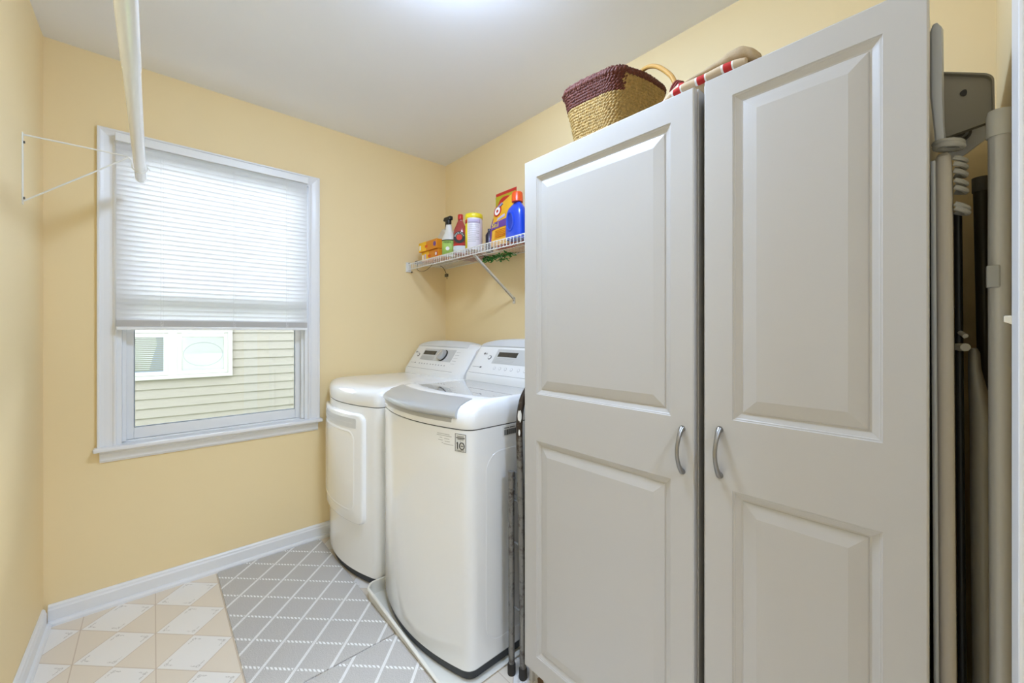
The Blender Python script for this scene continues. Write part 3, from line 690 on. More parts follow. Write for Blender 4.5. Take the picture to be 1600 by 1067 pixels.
# ------------------------------------------------------------------ wire shelf
SZ=1.685; SX0,SX1=1.300,1.600; SY0,SY1=1.02,2.512
sh=thing('wire_shelf','white wire wall shelf with small bottles and boxes on it, above the machines','shelf',(1.45,1.8,1.64))
m=MB()
for x,z,r in ((SX0,SZ-.003,.0029),(SX0,SZ-.042,.0029),(SX0+.165,SZ-.006,.0026),(SX1-.006,SZ-.006,.0029),(SX0+.055,SZ-.0445,.0)):
    if r: m.tube([(x,SY0,z),(x,SY1,z)],r,8)
m.build('long_rods',M_wire,sh,smooth=True)
m=MB(); y=SY0+.008
while y<SY1-.01:
    m.tube([(SX1,y,SZ-.0015),(SX0+.002,y,SZ-.0015),(SX0-.002,y,SZ-.005),(SX0-.003,y,SZ-.044)],.0016,6,True); y+=.0254
m.build('cross_wires',M_wire,sh,smooth=True)
MB().box(SX0-.016,SX0+.020,YB-.012,YB,SZ-.058,SZ+.008).build('end_bracket',mat('white_bracket_plastic','#E8E6E1',.45),sh,bevel=.002)
for x,z in ((SX0-.008,SZ+.004),(SX0+.013,SZ-.052)): MB().tube([(x+.012,YB-.015,z-.004),(x+.012,YB-.010,z-.004)],.005,10).build('bracket_screw',mat('brown_screw','#4E463B',.5),sh)
by=1.768
m=MB(); a=Vector((SX0+.006,by,SZ-.040)); b=Vector((SX1+.003,by,1.418)); d=(b-a).normalized(); pr=Vector((0,1,0)).cross(d)
m.rings([[q+Vector((0,s*.0065,0))+pr*t for s,t in ((-1,-.002),(1,-.002),(1,.002),(-1,.002))] for q in (a,b)])
for s in (-1,1): m.rings([[q+Vector((0,s*.006,0))+Vector((0,s2*.0012,0))+pr*t for s2,t in ((-1,-.002),(1,-.002),(1,.008),(-1,.008))] for q in (a,b)])
m.box(SX1,SX1+.0045,by-.0095,by+.0095,1.388,1.425)
m.build('diagonal_brace',mat('white_brace','#DAD5CB',.4),sh)
MB().tube([(SX1-.001,by,1.405),(SX1+.001,by,1.405)],.004,10).build('brace_screw',MATS['dull_screw'],sh)

# ------------------------------------------------------------------ things on the shelf
def plane_box(x0,x1,y0,y1,z0,z1,name,m,parent=None,bevel=.0015): return MB().box(x0,x1,y0,y1,z0,z1).build(name,m,parent,bevel=bevel)
M_yel=mat('yellow_carton','#FBC520',.45); M_org=mat('orange_carton','#E08C18',.45); M_lav=mat('lavender_print','#C9BBD8',.5)
M_red=mat('red_print','#C5281F',.4); M_pur=mat('purple_print','#6A3F90',.45); M_wht=mat('white_print','#F1EFEC',.45)
for zi,(lab,dz,sx) in enumerate((('lower of two small orange-yellow cartons at the left end of the wire shelf',0,0),('upper of two small orange-yellow cartons at the left end of the wire shelf',.062,-.012))):
    c=thing('carton',lab,'box',(1.37,2.31,SZ+.0005+dz),'orange-yellow cartons on the shelf')
    y0,y1=2.185,2.395+(.015 if zi else 0); z0=SZ+.0006+dz
    plane_box(1.335+sx,1.43+sx,y0,y1,z0,z0+.060,'carton_body',M_org,c)
    plane_box(1.3342+sx,1.431+sx,y1-.095,y1-.002,z0+.002,z0+.0605,'yellow_end',M_yel,c,.0005)
    plane_box(1.3335+sx,1.3345+sx,y1-.030,y1-.010,z0+.012,z0+.042,'white_patch',M_wht,c,0)
    if zi==0: plane_box(1.3335+sx,1.3345+sx,y1-.062,y1-.042,z0+.014,z0+.044,'lavender_patch',M_lav,c,0)
    q=MB(); q.tube([(1.3325+sx,y0+.022,z0+.03),(1.3345+sx,y0+.022,z0+.03)],.015,20); q.build('round_seal',M_red if zi==0 else M_pur,c)
    if zi==0: MB().tube([(1.3318+sx,y0+.022,z0+.03),(1.334+sx,y0+.022,z0+.03)],.0105,20).build('seal_centre',M_wht,c)
    plane_box(1.3335+sx,1.3345+sx,y1-.115,y1-.085,z0+.02,z0+.036,'orange_mark',mat('deep_orange','#E25A12',.5),c,0)
# pale dispenser spout leaning behind the cartons
c=thing('tilted_jug','pale grey jug lying on its side behind the cartons','jug',(1.47,2.30,SZ+.0006))
m=MB(); m.rings([[(x,2.47,SZ+.001),(x,2.24,SZ+.001),(x,2.252,SZ+.15),(x,2.292,SZ+.222),(x,2.322,SZ+.226),(x,2.38,SZ+.18),(x,2.475,SZ+.150)] for x in (1.445,1.53)])
m.build('jug_body',mat('frosted_plastic','#D8D2C6',.4),c,bevel=.010,bseg=3)
for y,z,w_ in ((2.300,.165,.010),(2.40,.150,.012)): plane_box(1.4436,1.446,y-w_,y+w_,SZ+z-.014,SZ+z+.006,'dark_mark',M_ink,c,0)
# spray bottle
c=thing('spray_bottle','white spray bottle with black trigger and green label on the shelf','spray bottle',(1.362,2.105,SZ+.0006))
cx,cy=1.362,2.105
PH=PI+.72; PN=Vector((math.cos(PH),math.sin(PH),0)); PR=Vector((-PN.y,PN.x,0))
prof=[(.030,0),(.034,.004),(.034,.105),(.032,.120),(.024,.136),(.018,.150),(.017,.175),(.0135,.196),(.013,.206)]
M_whb=mat('translucent_white_bottle','#E2DFD8',.35)
MB().lathe(prof,(cx,cy,SZ+.0006),28,ex=.75,ey=1.25,rot=.72).build('bottle_body',M_whb,c,smooth=True)
def lathe_label(c0,prof,ex,ey,a0,a1,off,m,name,parent,n=16,rot=0):
    q=MB(); rs=[]
    for r,z in prof:
        ring=[]
        for k in range(n+1):
            a=a0+(a1-a0)*k/n; x=(r*ex+off)*math.cos(a); y=(r*ey+off)*math.sin(a)
            ring.append((c0[0]+x*math.cos(rot)-y*math.sin(rot),c0[1]+x*math.sin(rot)+y*math.cos(rot),c0[2]+z))
        rs.append(ring)
    q.rings(rs,False,False,False); o=q.build(name,m,parent,smooth=True); so=o.modifiers.new('thick','SOLIDIFY'); so.thickness=.0003; return o
c0=(cx,cy,SZ+.0006)
lathe_label(c0,[(.034,.008),(.034,.098)],.75,1.25,PI*.62,PI*1.30,.0006,mat('green_label','#A9CB63',.5),'label',c,rot=.72)
lathe_label(c0,[(.034,.094),(.034,.100)],.75,1.25,PI*.60,PI*1.32,.001,M_inkd,'label_band',c,rot=.72)
text("MEYER'S",.0125,Vector((cx,cy,SZ+.080))+PN*.0272-PR*.026,PR,(0,0,1),M_inkd,c,'label_lettering',off=.0006)
MB().tube([Vector((cx,cy,SZ+.045))+PN*.024,Vector((cx,cy,SZ+.045))+PN*.0275],.012,16).build('label_flower',M_wht,c)
m=MB(); m.lathe([(.0155,.196),(.0165,.200),(.0165,.222),(.012,.226)],c0,20); m.build('nozzle_collar',M_dark,c,smooth=True)
m=MB(); m.box(cx-.012,cx+.012,cy-.030,cy+.042,SZ+.222,SZ+.246); m.box(cx-.009,cx+.009,cy+.036,cy+.052,SZ+.226,SZ+.240)
m.build('spray_head',M_dark,c,bevel=.005,bseg=3)
m=MB(); m.rings([[(x,cy+.030,SZ+.224),(x,cy+.018,SZ+.224),(x,cy+.020,SZ+.195),(x,cy+.030,SZ+.170),(x,cy+.038,SZ+.172),(x,cy+.034,SZ+.198)] for x in (cx-.006,cx+.006)]); m.build('trigger',M_dark,c,bevel=.002)
# red soap bottle
c=thing('soap_bottle','red oil soap bottle with red cap and round black label','bottle',(1.375,1.985,SZ+.0006))
c0=(1.378,2.002,SZ+.0006)
M_redliq=mat('red_liquid_plastic','#A8453F',.2)
MB().lathe([(.032,0),(.036,.004),(.036,.13),(.033,.148),(.022,.176),(.014,.198),(.0125,.205),(.0125,.212)],c0,28,ex=.72,ey=1.2,rot=.72).build('bottle_body',M_redliq,c,smooth=True)
MB().lathe([(.0155,.208),(.016,.211),(.016,.236),(.014,.239)],c0,24).build('cap',M_red,c,smooth=True)
lathe_label(c0,[(.036,.006),(.036,.048)],.72,1.2,PI*.6,PI*1.35,.0006,mat('pale_label','#D6D9DA',.5),'label',c,rot=.72)
lathe_label(c0,[(.036,.048),(.036,.062)],.72,1.2,PI*.6,PI*1.35,.0006,M_red,'label_band',c,rot=.72)
CP=Vector((c0[0],c0[1],SZ+.098))
MB().tube([CP+PN*.020,CP+PN*.0280],.035,32).build('round_label',M_inkd,c)
MB().tube([CP+PN*.022,CP+PN*.0286],.018,28).build('label_centre',mat('bright_red','#D9402E',.45),c)
for i,chh in enumerate('MURPHY'):
    an=math.radians(160-i*28); rad=PR*math.cos(an)+Vector((0,0,math.sin(an))); rt=PR*math.sin(an)-Vector((0,0,math.cos(an)))
    text(chh,.0145,CP+PN*.0283+rad*.0215,rt,rad,M_wht,c,'label_lettering',off=.0003,align='CENTER')
# wipes canister
c=thing('wipes_canister','white and yellow cleaning wipes canister with yellow lid on the shelf','canister',(1.38,1.86,SZ+.0006))
c0=(1.375,1.862,SZ+.0006)
MB().lathe([(.047,0),(.049,.003),(.049,.182),(.047,.186)],c0,36).build('canister_body',mat('wipes_white','#E9E2E8',.4),c,smooth=True)
lathe_label(c0,[(.049,.006),(.049,.18)],1,1,PI*.70,PI*1.03,.0005,mat('bright_yellow','#F2DE2C',.4),'label',c)
lathe_label(c0,[(.049,.150),(.049,.172)],1,1,PI*.80,PI*1.02,.0009,M_red,'label_band',c)
MB().lathe([(.0505,.180),(.0515,.183),(.0515,.200),(.049,.206),(.02,.210)],c0,36).build('lid',mat('bright_yellow','#F2DE2C',.4),c,smooth=True)
MB().box(c0[0]-.012,c0[0]+.012,c0[1]-.020,c0[1]+.008,c0[2]+.208,c0[2]+.216).build('lid_tab',M_dark,c,bevel=.002)
m=MB()
for j in range(9):
    z=.045+j*.0115; rs=[]
    for k in range(11):
        a=PI*1.08+(PI*1.50-PI*1.08)*k/10*(1 if j%3 else .7); rs.append([(c0[0]+.0497*math.cos(a),c0[1]+.0497*math.sin(a),c0[2]+z),(c0[0]+.0497*math.cos(a),c0[1]+.0497*math.sin(a),c0[2]+z+.0018),(c0[0]+.049*math.cos(a),c0[1]+.049*math.sin(a),c0[2]+z+.0018),(c0[0]+.049*math.cos(a),c0[1]+.049*math.sin(a),c0[2]+z)])
    m.rings(rs)
m.build('fine_print',MATS['soft_grey_print'],c)
lathe_label(c0,[(.049,.150),(.049,.172)],1,1,PI*1.06,PI*1.55,.0005,mat('pale_violet','#C9BEDD',.5),'label_top_band',c)
# dark bottle behind the canister
c=thing('small_dark_bottle','small dark bottle half hidden behind the wipes canister','bottle',(1.46,1.80,SZ+.0006))
MB().lathe([(.020,0),(.022,.004),(.022,.10),(.010,.118),(.010,.135)],(1.465,1.832,SZ+.0006),20).build('bottle_body',mat('navy_plastic','#33303F',.3),c,smooth=True)
# pouches
def pouch(name,label,y0,y1,z0,z1,x,lean,th,mats,group='detergent pouches'):
    c=thing(name,label,'pouch',(x,(y0+y1)/2,SZ+.0006),group)
    return c
def pouch_mesh(y0,y1,h,x,lean,th,nx=14,nz=18,topskew=0):
    q=MB(); F=[];B=[]
    for j in range(nz+1):
        v=j/nz; t=th*(1-v)**.6*(1-.0*v)+.0012; rf=[];rb=[]
        for i in range(nx+1):
            u=i/nx; bul=(math.sin(PI*u))**.5; y=y0+(y1-y0)*u+ .002*math.sin(9*v+3*u); xx=x+lean*v; z=SZ+.0008+h*v+topskew*u*v
            rf.append((xx-t*bul*.5-.0006,y,z)); rb.append((xx+t*bul*.5+.0006,y,z))
        F.append(rf+rb[::-1])
    q.rings(F); return q
c=thing('refill_pouch','red and yellow-green pouch standing behind the yellow pouch','pouch',(1.46,1.665,SZ+.0006),'standing pouches on the shelf')
q=pouch_mesh(1.585,1.760,.316,1.456,.0,.030)
q.build('pouch_body',M_red,c,smooth=True)
MB().box(1.4512,1.4535,1.5885,1.7565,SZ+.238,SZ+.298).build('green_band',mat('yellow_green','#B4A51F',.45),c)
c=thing('refill_pouch','yellow detergent pouch with purple band and round red emblem','pouch',(1.39,1.64,SZ+.0006),'standing pouches on the shelf')
# front pouch: cut corner outline, bulged
out=[(1.566,0),(1.715,0),(1.728,.12),(1.716,.215),(1.60,.262),(1.560,.270),(1.556,.14)]
def pouch_poly(out,x,lean,th):
    cy=sum(p[0] for p in out)/len(out); cz=sum(p[1] for p in out)/len(out); q=MB(); rs=[]
    for s,d in ((1,0),(.97,.25),(.85,.6),(.6,.9),(.3,1.0)): rs.append([(x+lean*(cz+(pz-cz)*s)/.27-th*d*(1-.55*(cz+(pz-cz)*s)/.27),cy+(py-cy)*s,SZ+.0008+cz+(pz-cz)*s) for py,pz in out])
    q.rings(rs,False,True)
    rs=[[(2*(x+lean*((p[2]-SZ)/.27))-p[0],p[1],p[2]) for p in r] for r in rs]; q.rings(rs,False,True); return q
xp,lean,thp=1.385,.035,.018
pouch_poly(out,xp,lean,thp).build('pouch_body',mat('amber_pouch','#EDB024',.3),c,smooth=True)
def pf(y,z,d=.0195): # point in front of the pouch face
    return Vector((xp+lean*z/.27-d*(1-.5*z/.27),y,SZ+z))
def pdisc(y,z,r,m,name,d=.0205,n=26):
    q=MB(); q.rings([[pf(y+r*math.cos(2*PI*k/n),z+r*math.sin(2*PI*k/n),dd) for k in range(n)] for dd in (.004,d)]); return q.build(name,m,c)
def pquad(pts,m,name,d=.0205):
    q=MB(); q.rings([[pf(y,z,dd) for y,z in pts] for dd in (.004,d)]); return q.build(name,m,c)
pdisc(1.676,.192,.030,M_red,'emblem_ring'); pdisc(1.676,.192,.022,M_wht,'emblem_centre',.0212); pdisc(1.676,.192,.0085,M_red,'emblem_mark',.0218)
pquad([(1.560,.098),(1.708,.090),(1.710,.128),(1.560,.140)],M_pur,'purple_band',.0207)
pquad([(1.610,.150),(1.668,.136),(1.668,.148),(1.612,.166)],M_lav,'lavender_tag',.0207)
pquad([(1.724,.02),(1.712,.02),(1.716,.16),(1.727,.12)],M_pur,'purple_edge',.010)
pquad([(1.700,.205),(1.650,.235),(1.640,.225),(1.690,.196)],mat('grey_blue_print','#8C93B5',.5),'blue_stripe',.0207)
text('5in1',.036,pf(1.704,.100,.0225),(0,-1,-.0),(0.1,0,1),mat('label_gold','#F6D64A',.4),c,'lettering',off=.001,bold=.0004)
for j in range(5): pquad([(1.585,.045+j*.009),(1.672,.042+j*.009),(1.672,.045+j*.009),(1.585,.048+j*.009)],M_org,'fine_print',.0207)
# detergent bottles
def jug(name,label,x,y,col,capcol,h,wy,wx):
    c=thing(name,label,'bottle',(x,y,SZ+.0006),'detergent bottles at the cabinet end')
    z0=SZ+.0006; m=MB(); rs=[]; n=32
    pr=[(.90,0),(.98,.006),(1.0,.03),(.97,.08),(.96,.12),(.90,.15),(.74,.172),(.50,.188),(.38,.195),(.36,.20)]
    for s,z in pr:
        rs.append([(x+wx*math.copysign(abs(math.cos(2*PI*k/n))**.7,math.cos(2*PI*k/n))*(s if s<.6 else min(1,s+.05)),y-(1-s)*.018+wy*s*math.copysign(abs(math.sin(2*PI*k/n))**.8,math.sin(2*PI*k/n)),z0+z*h/.2) for k in range(n)])
    m.rings(rs); m.build('bottle_body',mat(name+'_'+col[1:],col,.28,coat=.3),c,smooth=True)
    yc_=y-.6*.018
    MB().lathe([(.026,h),(.029,h+.002),(.0275,h+.045),(.025,h+.050),(.012,h+.051)],(x,yc_,z0),28).build('cap',mat('cap_'+capcol[1:],capcol,.3),c,smooth=True)
    return c
c=jug('detergent_bottle','blue detergent bottle with orange cap at the right end of the shelf',1.365,1.492,'#1F49C8','#E8541A',.185,.062,.034)
m=MB(); pts=[(1.365-.0335-.001*math.sin(t),1.497+.024*math.cos(t),SZ+.088+.045*math.sin(t)) for t in [2*PI*i/30 for i in range(31)]]
m.tube(pts,.006,8,False); m.build('grip_rim',mat('detergent_bottle_1F49C8','#1F49C8',.28),c,smooth=True)
MB().rings([[(1.365-.032-dx_,1.497+.021*s_*math.cos(2*PI*i/24),SZ+.088+.041*s_*math.sin(2*PI*i/24)) for i in range(24)] for dx_,s_ in ((0,1),(.0028,.96),(.003,.3))]).build('grip_recess',mat('deep_blue','#183AA6',.3),c,smooth=True)
jug('detergent_bottle','light blue detergent bottle half hidden by the cabinet door edge',1.372,1.352,'#6FAEE0','#3A79C9',.185,.062,.034)
# flat packages lying on the shelf, seen from below
q=MB().box(1.34,1.585,1.95,2.17,SZ+.0006,SZ+.006); 
# green plastic sprig hanging under the back of the shelf
c=thing('green_garland','clump of green plastic leaves hanging under the wire shelf','garland',(1.53,1.85,1.66))
M_leaf=mat('green_foil_leaf','#2E8B3A',.45)
m=MB()
for i in range(170):
    y=1.70+R.random()*.27; x=1.50+R.random()*.07; z=SZ-.008-R.random()*.030*(1 if y>1.76 else .6)
    a=R.uniform(0,2*PI); b=R.uniform(-1,1); L=R.uniform(.017,.030); w_=L*.4
    d=Vector((math.cos(a)*math.cos(b),math.sin(a)*math.cos(b),math.sin(b)*.6)); s=Vector((-math.sin(a),math.cos(a),R.uniform(-.5,.5)))
    p=Vector((x,y,z)); m.add([p,p+d*L*.5+s*w_,p+d*L,p+d*L*.5-s*w_,p+d*L*.5+Vector((0,0,.0025))],[(0,1,4),(1,2,4),(2,3,4),(3,0,4),(0,3,2,1)])
m.build('leaves',M_leaf,c)
MB().tube([(1.535,1.70,SZ-.013),(1.53,1.82,SZ-.016),(1.535,1.96,SZ-.014)],.002,6).build('stem',mat('dark_green_stem','#1F5A28',.6),c)
# red striped folded cloth and flat magazine on the shelf
tag(MB().box(1.345,1.59,1.20,1.42,SZ+.0004,SZ+.0008).build('flat_packet',M_wht),'x','packet')
bpy.data.objects.remove(bpy.data.objects['flat_packet'])
def flat_pkg(name,label,y0,y1,col,x0=1.40,x1=1.585,h=.012,cat='packet'):
    return tag(MB().box(x0,x1,y0,y1,SZ+.0006,SZ+h).build(name,col,bevel=.002),label,cat,'flat packets on the shelf')
flat_pkg('flat_packet','flat red packet lying on the shelf below the blue bottle',1.24,1.55,mat('brick_red','#B5392F',.5),x0=1.42)
flat_pkg('flat_packet','flat grey-pink packet lying on the shelf under the soap bottle',1.93,2.15,mat('pinkish_red','#B9776A',.5),x0=1.43)
# thin dark cord drooping under the left end
cc=MB(); cc.tube(crom([(1.312,2.40,SZ-.006),(1.310,2.41,SZ-.046),(1.31,2.36,SZ-.068),(1.31,2.29,SZ-.068),(1.31,2.225,SZ-.046),(1.33,2.21,SZ-.008)],6),.0015,6)
tag(cc.build('cord',mat('dark_brown_cord','#4B4034',.6),smooth=True),'thin dark cord drooping below the left end of the wire shelf','cord')
c=thing('plug_cord','short dark cord with a small plug hanging behind the shelf in the corner','cord',(1.5,2.35,1.60))
MB().tube(crom([(1.50,2.425,SZ-.004),(1.50,2.39,SZ-.02),(1.50,2.358,SZ-.055),(1.50,2.348,SZ-.072)],5),.002,6).build('cord',MATS['dark_brown_cord'],c,smooth=True)
q=MB(); q.box(1.494,1.508,2.335,2.362,SZ-.088,SZ-.068); q.box(1.498,1.503,2.340,2.343,SZ-.104,SZ-.088); q.build('plug',mat('dark_olive_plug','#5A5340',.6),c,bevel=.003)
# small dark coil at the very left end
q=MB()
for k in range(3): q.tube([(1.345+.028*math.cos(t)+.003*k,2.452+.030*math.sin(t),SZ+.003+.004*k) for t in [2*PI*i/24 for i in range(25)]],.0022,6,False)
tag(q.build('wire_coil',mat('coil_grey','#5F5A55',.5),smooth=True),'small grey coil of wire at the left end of the shelf','wire coil')

# ------------------------------------------------------------------ woven basket on the cabinet
CT=1.8062
bk=thing('woven_basket','seagrass basket with a burgundy rim on top of the wider cabinet','basket',(1.21,.81,CT))
def strand(m,zc,exp,amp,phase,rowh,wob,tilt=0):
    """one twisted two-ply rope around a rounded rectangle"""
    x0,x1,y0,y1=1.075-exp*.6,1.345+exp,.715-exp*.9,.885+exp*1.6
    r=.045; P=[]
    for cx,cy,an in ((x1-r,y1-r,0),(x0+r,y1-r,PI/2),(x0+r,y0+r,PI),(x1-r,y0+r,1.5*PI)):
        for k in range(5): t=an+PI/2*k/5; P.append(Vector((cx+r*math.cos(t),cy+r*math.sin(t),0)))
    P.append(P[0]); out=[]
    for a_,b_ in zip(P,P[1:]):
        n=max(1,int((b_-a_).length/.0036))
        for k in range(n): out.append(a_+(b_-a_)*k/n)
    N=len(out); cxy=Vector((1.21,.81,0))
    for ply in (0,1):
        pts=[]
        for i,p in enumerate(out+[out[0]]):
            nrm=(p-cxy).normalized(); tw=2*PI*round(N/4.7)*i/N+ply*PI+phase
            zz=zc+tilt*(p.x-1.07)/.28+wob*math.sin(2*PI*i/N*3+1)+R.uniform(-.0007,.0007)
            pts.append(p+nrm*(math.cos(tw)*amp+R.uniform(-.0011,.0011))+Vector((0,0,zz+math.sin(tw)*amp)))
        m.tube(pts,amp*1.08,5,False)
m=MB(); m2=MB(); rows=24; H_=.214
for j in range(rows):
    v=j/(rows-1); z=CT+.008+v*H_; ex=.026*v**1.3
    m.cur=0; k0=len(m.f)
    strand(m,z,ex,.0039,R.uniform(0,6.28),.009,.004*v,tilt=.036*v)
    if j>=rows-6:
        for k in range(k0,len(m.f)):
            cen=[sum(m.v[i][q] for i in m.f[k])/len(m.f[k]) for q in (0,1)]
            if not (cen[1]<.725 and cen[0]>1.085+.02*R.random()): m.mi[k]=1
strand(m2,CT+H_+.017,.028,.0056,.4,.009,.005,tilt=.038); strand(m2,CT+H_+.026,.026,.0046,1.4,.009,.006,tilt=.038)
m.build('woven_body',[mat('seagrass','#AB8C50',.7,var=.6,vscale=90),mat('burgundy_straw','#5C2816',.7,var=.55,vscale=90)],bk,smooth=True,auto=False)
m2.build('burgundy_rim',mat('burgundy_straw','#6A2B28'),bk,smooth=True,auto=False)
q=MB(); q.box(1.10,1.32,.74,.865,CT,CT+.006); q.build('basket_bottom',MATS['seagrass'],bk)
q=MB(); rs=[]
for z,ex in ((CT+.004,-.010),(CT+H_-.004,.014)):
    x0,x1,y0,y1=1.080-ex*.6,1.340+ex,.720-ex*.9,.880+ex*1.6; r=.04
    P=[]
    for cx,cy,an in ((x1-r,y1-r,0),(x0+r,y1-r,PI/2),(x0+r,y0+r,PI),(x1-r,y0+r,1.5*PI)):
        for k in range(6): t=an+PI/2*k/5; P.append((cx+r*math.cos(t),cy+r*math.sin(t),z))
    rs.append(P)
q.rings(rs,False,False).build('lining',mat('seagrass_dark','#7C6238',.85),bk,smooth=True)

# ------------------------------------------------------------------ burlap tote with hoop handle
tb=thing('burlap_tote','folded burlap tote with red stripes and a curved cane handle on the cabinets','bag',(1.15,.45,CT))
M_bur=mat('burlap','#B39C7A',.9,bump=.5,bscale=500,var=.12,vscale=300)
def stripes():
    m=bpy.data.materials.new('striped_linen'); m.use_nodes=True; nt=m.node_tree; b=nt.nodes['Principled BSDF']; b.inputs['Roughness'].default_value=.85
    tc=nd(nt,'ShaderNodeTexCoord'); sp=nd(nt,'ShaderNodeSeparateXYZ'); nt.links.new(tc.outputs['Object'],sp.inputs[0])
    f=MATH(nt,'FRACT',MATH(nt,'DIVIDE',MATH(nt,'ADD',sp.outputs[1],5),.062))
    red=MATH(nt,'MULTIPLY',MATH(nt,'GREATER_THAN',f,.12),MATH(nt,'LESS_THAN',f,.42))
    wh=MATH(nt,'MULTIPLY',MATH(nt,'GREATER_THAN',f,.06),MATH(nt,'LESS_THAN',f,.50))
    c=MIXC(nt,wh,srgb('#C9B190'),srgb('#EDE8E0')); c=MIXC(nt,red,c,srgb('#B8271F')); nt.links.new(c,b.inputs['Base Color']); return m
M_str=stripes()
# soft lying body (closed loft along y)
def blob(name,st,m,n=18):
    q=MB(); rs=[]
    for (x,y,z,rx_,rz_) in st: rs.append([(x+rx_*math.cos(2*PI*k/n),y,z+rz_*math.sin(2*PI*k/n)*(1 if math.sin(2*PI*k/n)>0 else .98)) for k in range(n)])
    q.rings(rs); return q.build(name,m,tb,smooth=True,auto=False)
def dens(L,n=5):
    P=[(Vector(a[:3]),a[3],a[4]) for a in L]; c=crom([a[:3] for a in L],n); out=[]
    for i,p in enumerate(c):
        t=min(i/n,len(L)-1.0001); k=int(t); fr=t-k; fr=fr*fr*(3-2*fr); out.append((p.x,p.y,p.z,P[k][1]*(1-fr)+P[min(k+1,len(P)-1)][1]*fr,P[k][2]*(1-fr)+P[min(k+1,len(P)-1)][2]*fr))
    return out
blob('bag_body',dens([(1.14,.58,CT+.02,.04,.012),(1.15,.55,CT+.036,.09,.032),(1.15,.50,CT+.040,.12,.038),(1.15,.42,CT+.040,.13,.038),(1.15,.34,CT+.036,.12,.034),(1.15,.28,CT+.03,.08,.028)]),M_bur)
blob('burlap_fold',dens([(1.06,.500,CT+.066,.010,.006),(1.06,.475,CT+.076,.012,.007),(1.06,.44,CT+.078,.014,.008),(1.06,.40,CT+.080,.018,.012),(1.06,.370,CT+.082,.024,.019),(1.06,.345,CT+.079,.026,.021),(1.06,.325,CT+.070,.022,.017),(1.06,.308,CT+.055,.014,.012)]),M_bur)
blob('striped_fold',dens([(1.022,.505,CT+.040,.009,.008),(1.022,.47,CT+.045,.011,.010),(1.022,.42,CT+.044,.011,.010),(1.022,.38,CT+.046,.011,.010),(1.022,.35,CT+.044,.011,.010),(1.022,.325,CT+.040,.009,.008)]),M_str)
blob('wrapped_corner',dens([(1.06,.545,CT+.045,.014,.010),(1.06,.520,CT+.058,.018,.014),(1.06,.497,CT+.068,.017,.015),(1.06,.480,CT+.066,.012,.010)]),M_str)
hp=crom([(1.21,.712,2.062),(1.20,.700,2.078),(1.185,.665,2.072),(1.165,.625,2.045),(1.145,.590,2.008),(1.115,.550,1.955),(1.085,.520,1.895)],6)
MB().tube(hp,.0068,12).build('cane_handle',mat('honey_cane','#B98B45',.4),tb,smooth=True)
q=MB(); 
for k in range(3): q.tube([(1.085+.014*math.cos(t),.515+.006*k-.010*math.sin(t),1.892+.004*k+.014*math.sin(t)) for t in [2*PI*i/18 for i in range(19)]],.0042,7,False)
q.build('handle_loop',mat('burgundy_cord','#7A2A24',.8),tb,smooth=True)

# ------------------------------------------------------------------ slot between cabinet and near wall: ironing board etc.
M_ibs=mat('grey_metal_sheet','#A9ABAE',.4,metal=.1); M_taupe=mat('taupe_cover','#B5ADA2',.45,metal=.0,bump=.1,bscale=90); M_pewter=mat('pewter_tray','#9A958A',.55)
ib=thing('ironing_board','folded ironing board standing on end against the narrower cabinet','ironing board',(1.10,.012,0))
# board: rounded edge strip, cover
m=MB(); 
def slab(x,yc_,w_,th_,z):  # rounded section
    P=[]; 
    for cx,cy,an in ((w_/2,th_/2,0),(-w_/2,th_/2,PI/2),(-w_/2,-th_/2,PI),(w_/2,-th_/2,1.5*PI)):
        r_=min(w_,th_)*.42
        for k in range(5):
            t=an+PI/2*k/4; P.append((x+cx-math.copysign(r_,cx)+r_*math.cos(t),yc_+cy-math.copysign(r_,cy)+r_*math.sin(t),z))
    return P
m.rings([slab(1.16,.0075,.30,.018,.03),slab(1.16,.0078,.33,.021,.05),slab(1.16,.0160,.33,.0215,1.500),slab(1.16,.0160,.325,.019,1.518),slab(1.16,.0160,.30,.013,1.527)])
m.build('padded_cover',M_taupe,ib,smooth=True)
m=MB(); m.tube([(.990,.0205,.03),(.989,.0275,1.51)],.0034,10); m.build('edge_frame',M_ibs,ib,smooth=True)
m=MB(); m.tube([(1.10,-.010,.04),(1.10,-.001,1.44)],.0055,10); m.tube([(1.22,-.010,.04),(1.22,-.001,1.40)],.0055,10); m.build('folded_leg',M_dark,ib,smooth=True)
m=MB(); m.tube([(1.095,-.004,1.218),(1.08,-.010,1.212)],.004,8); m.tube([(1.10,.000,1.192),(1.075,-.010,1.192)],.007,10); m.build('pivot_bolt',mat('ivory_bolt','#C9C3B4',.4),ib,smooth=True)
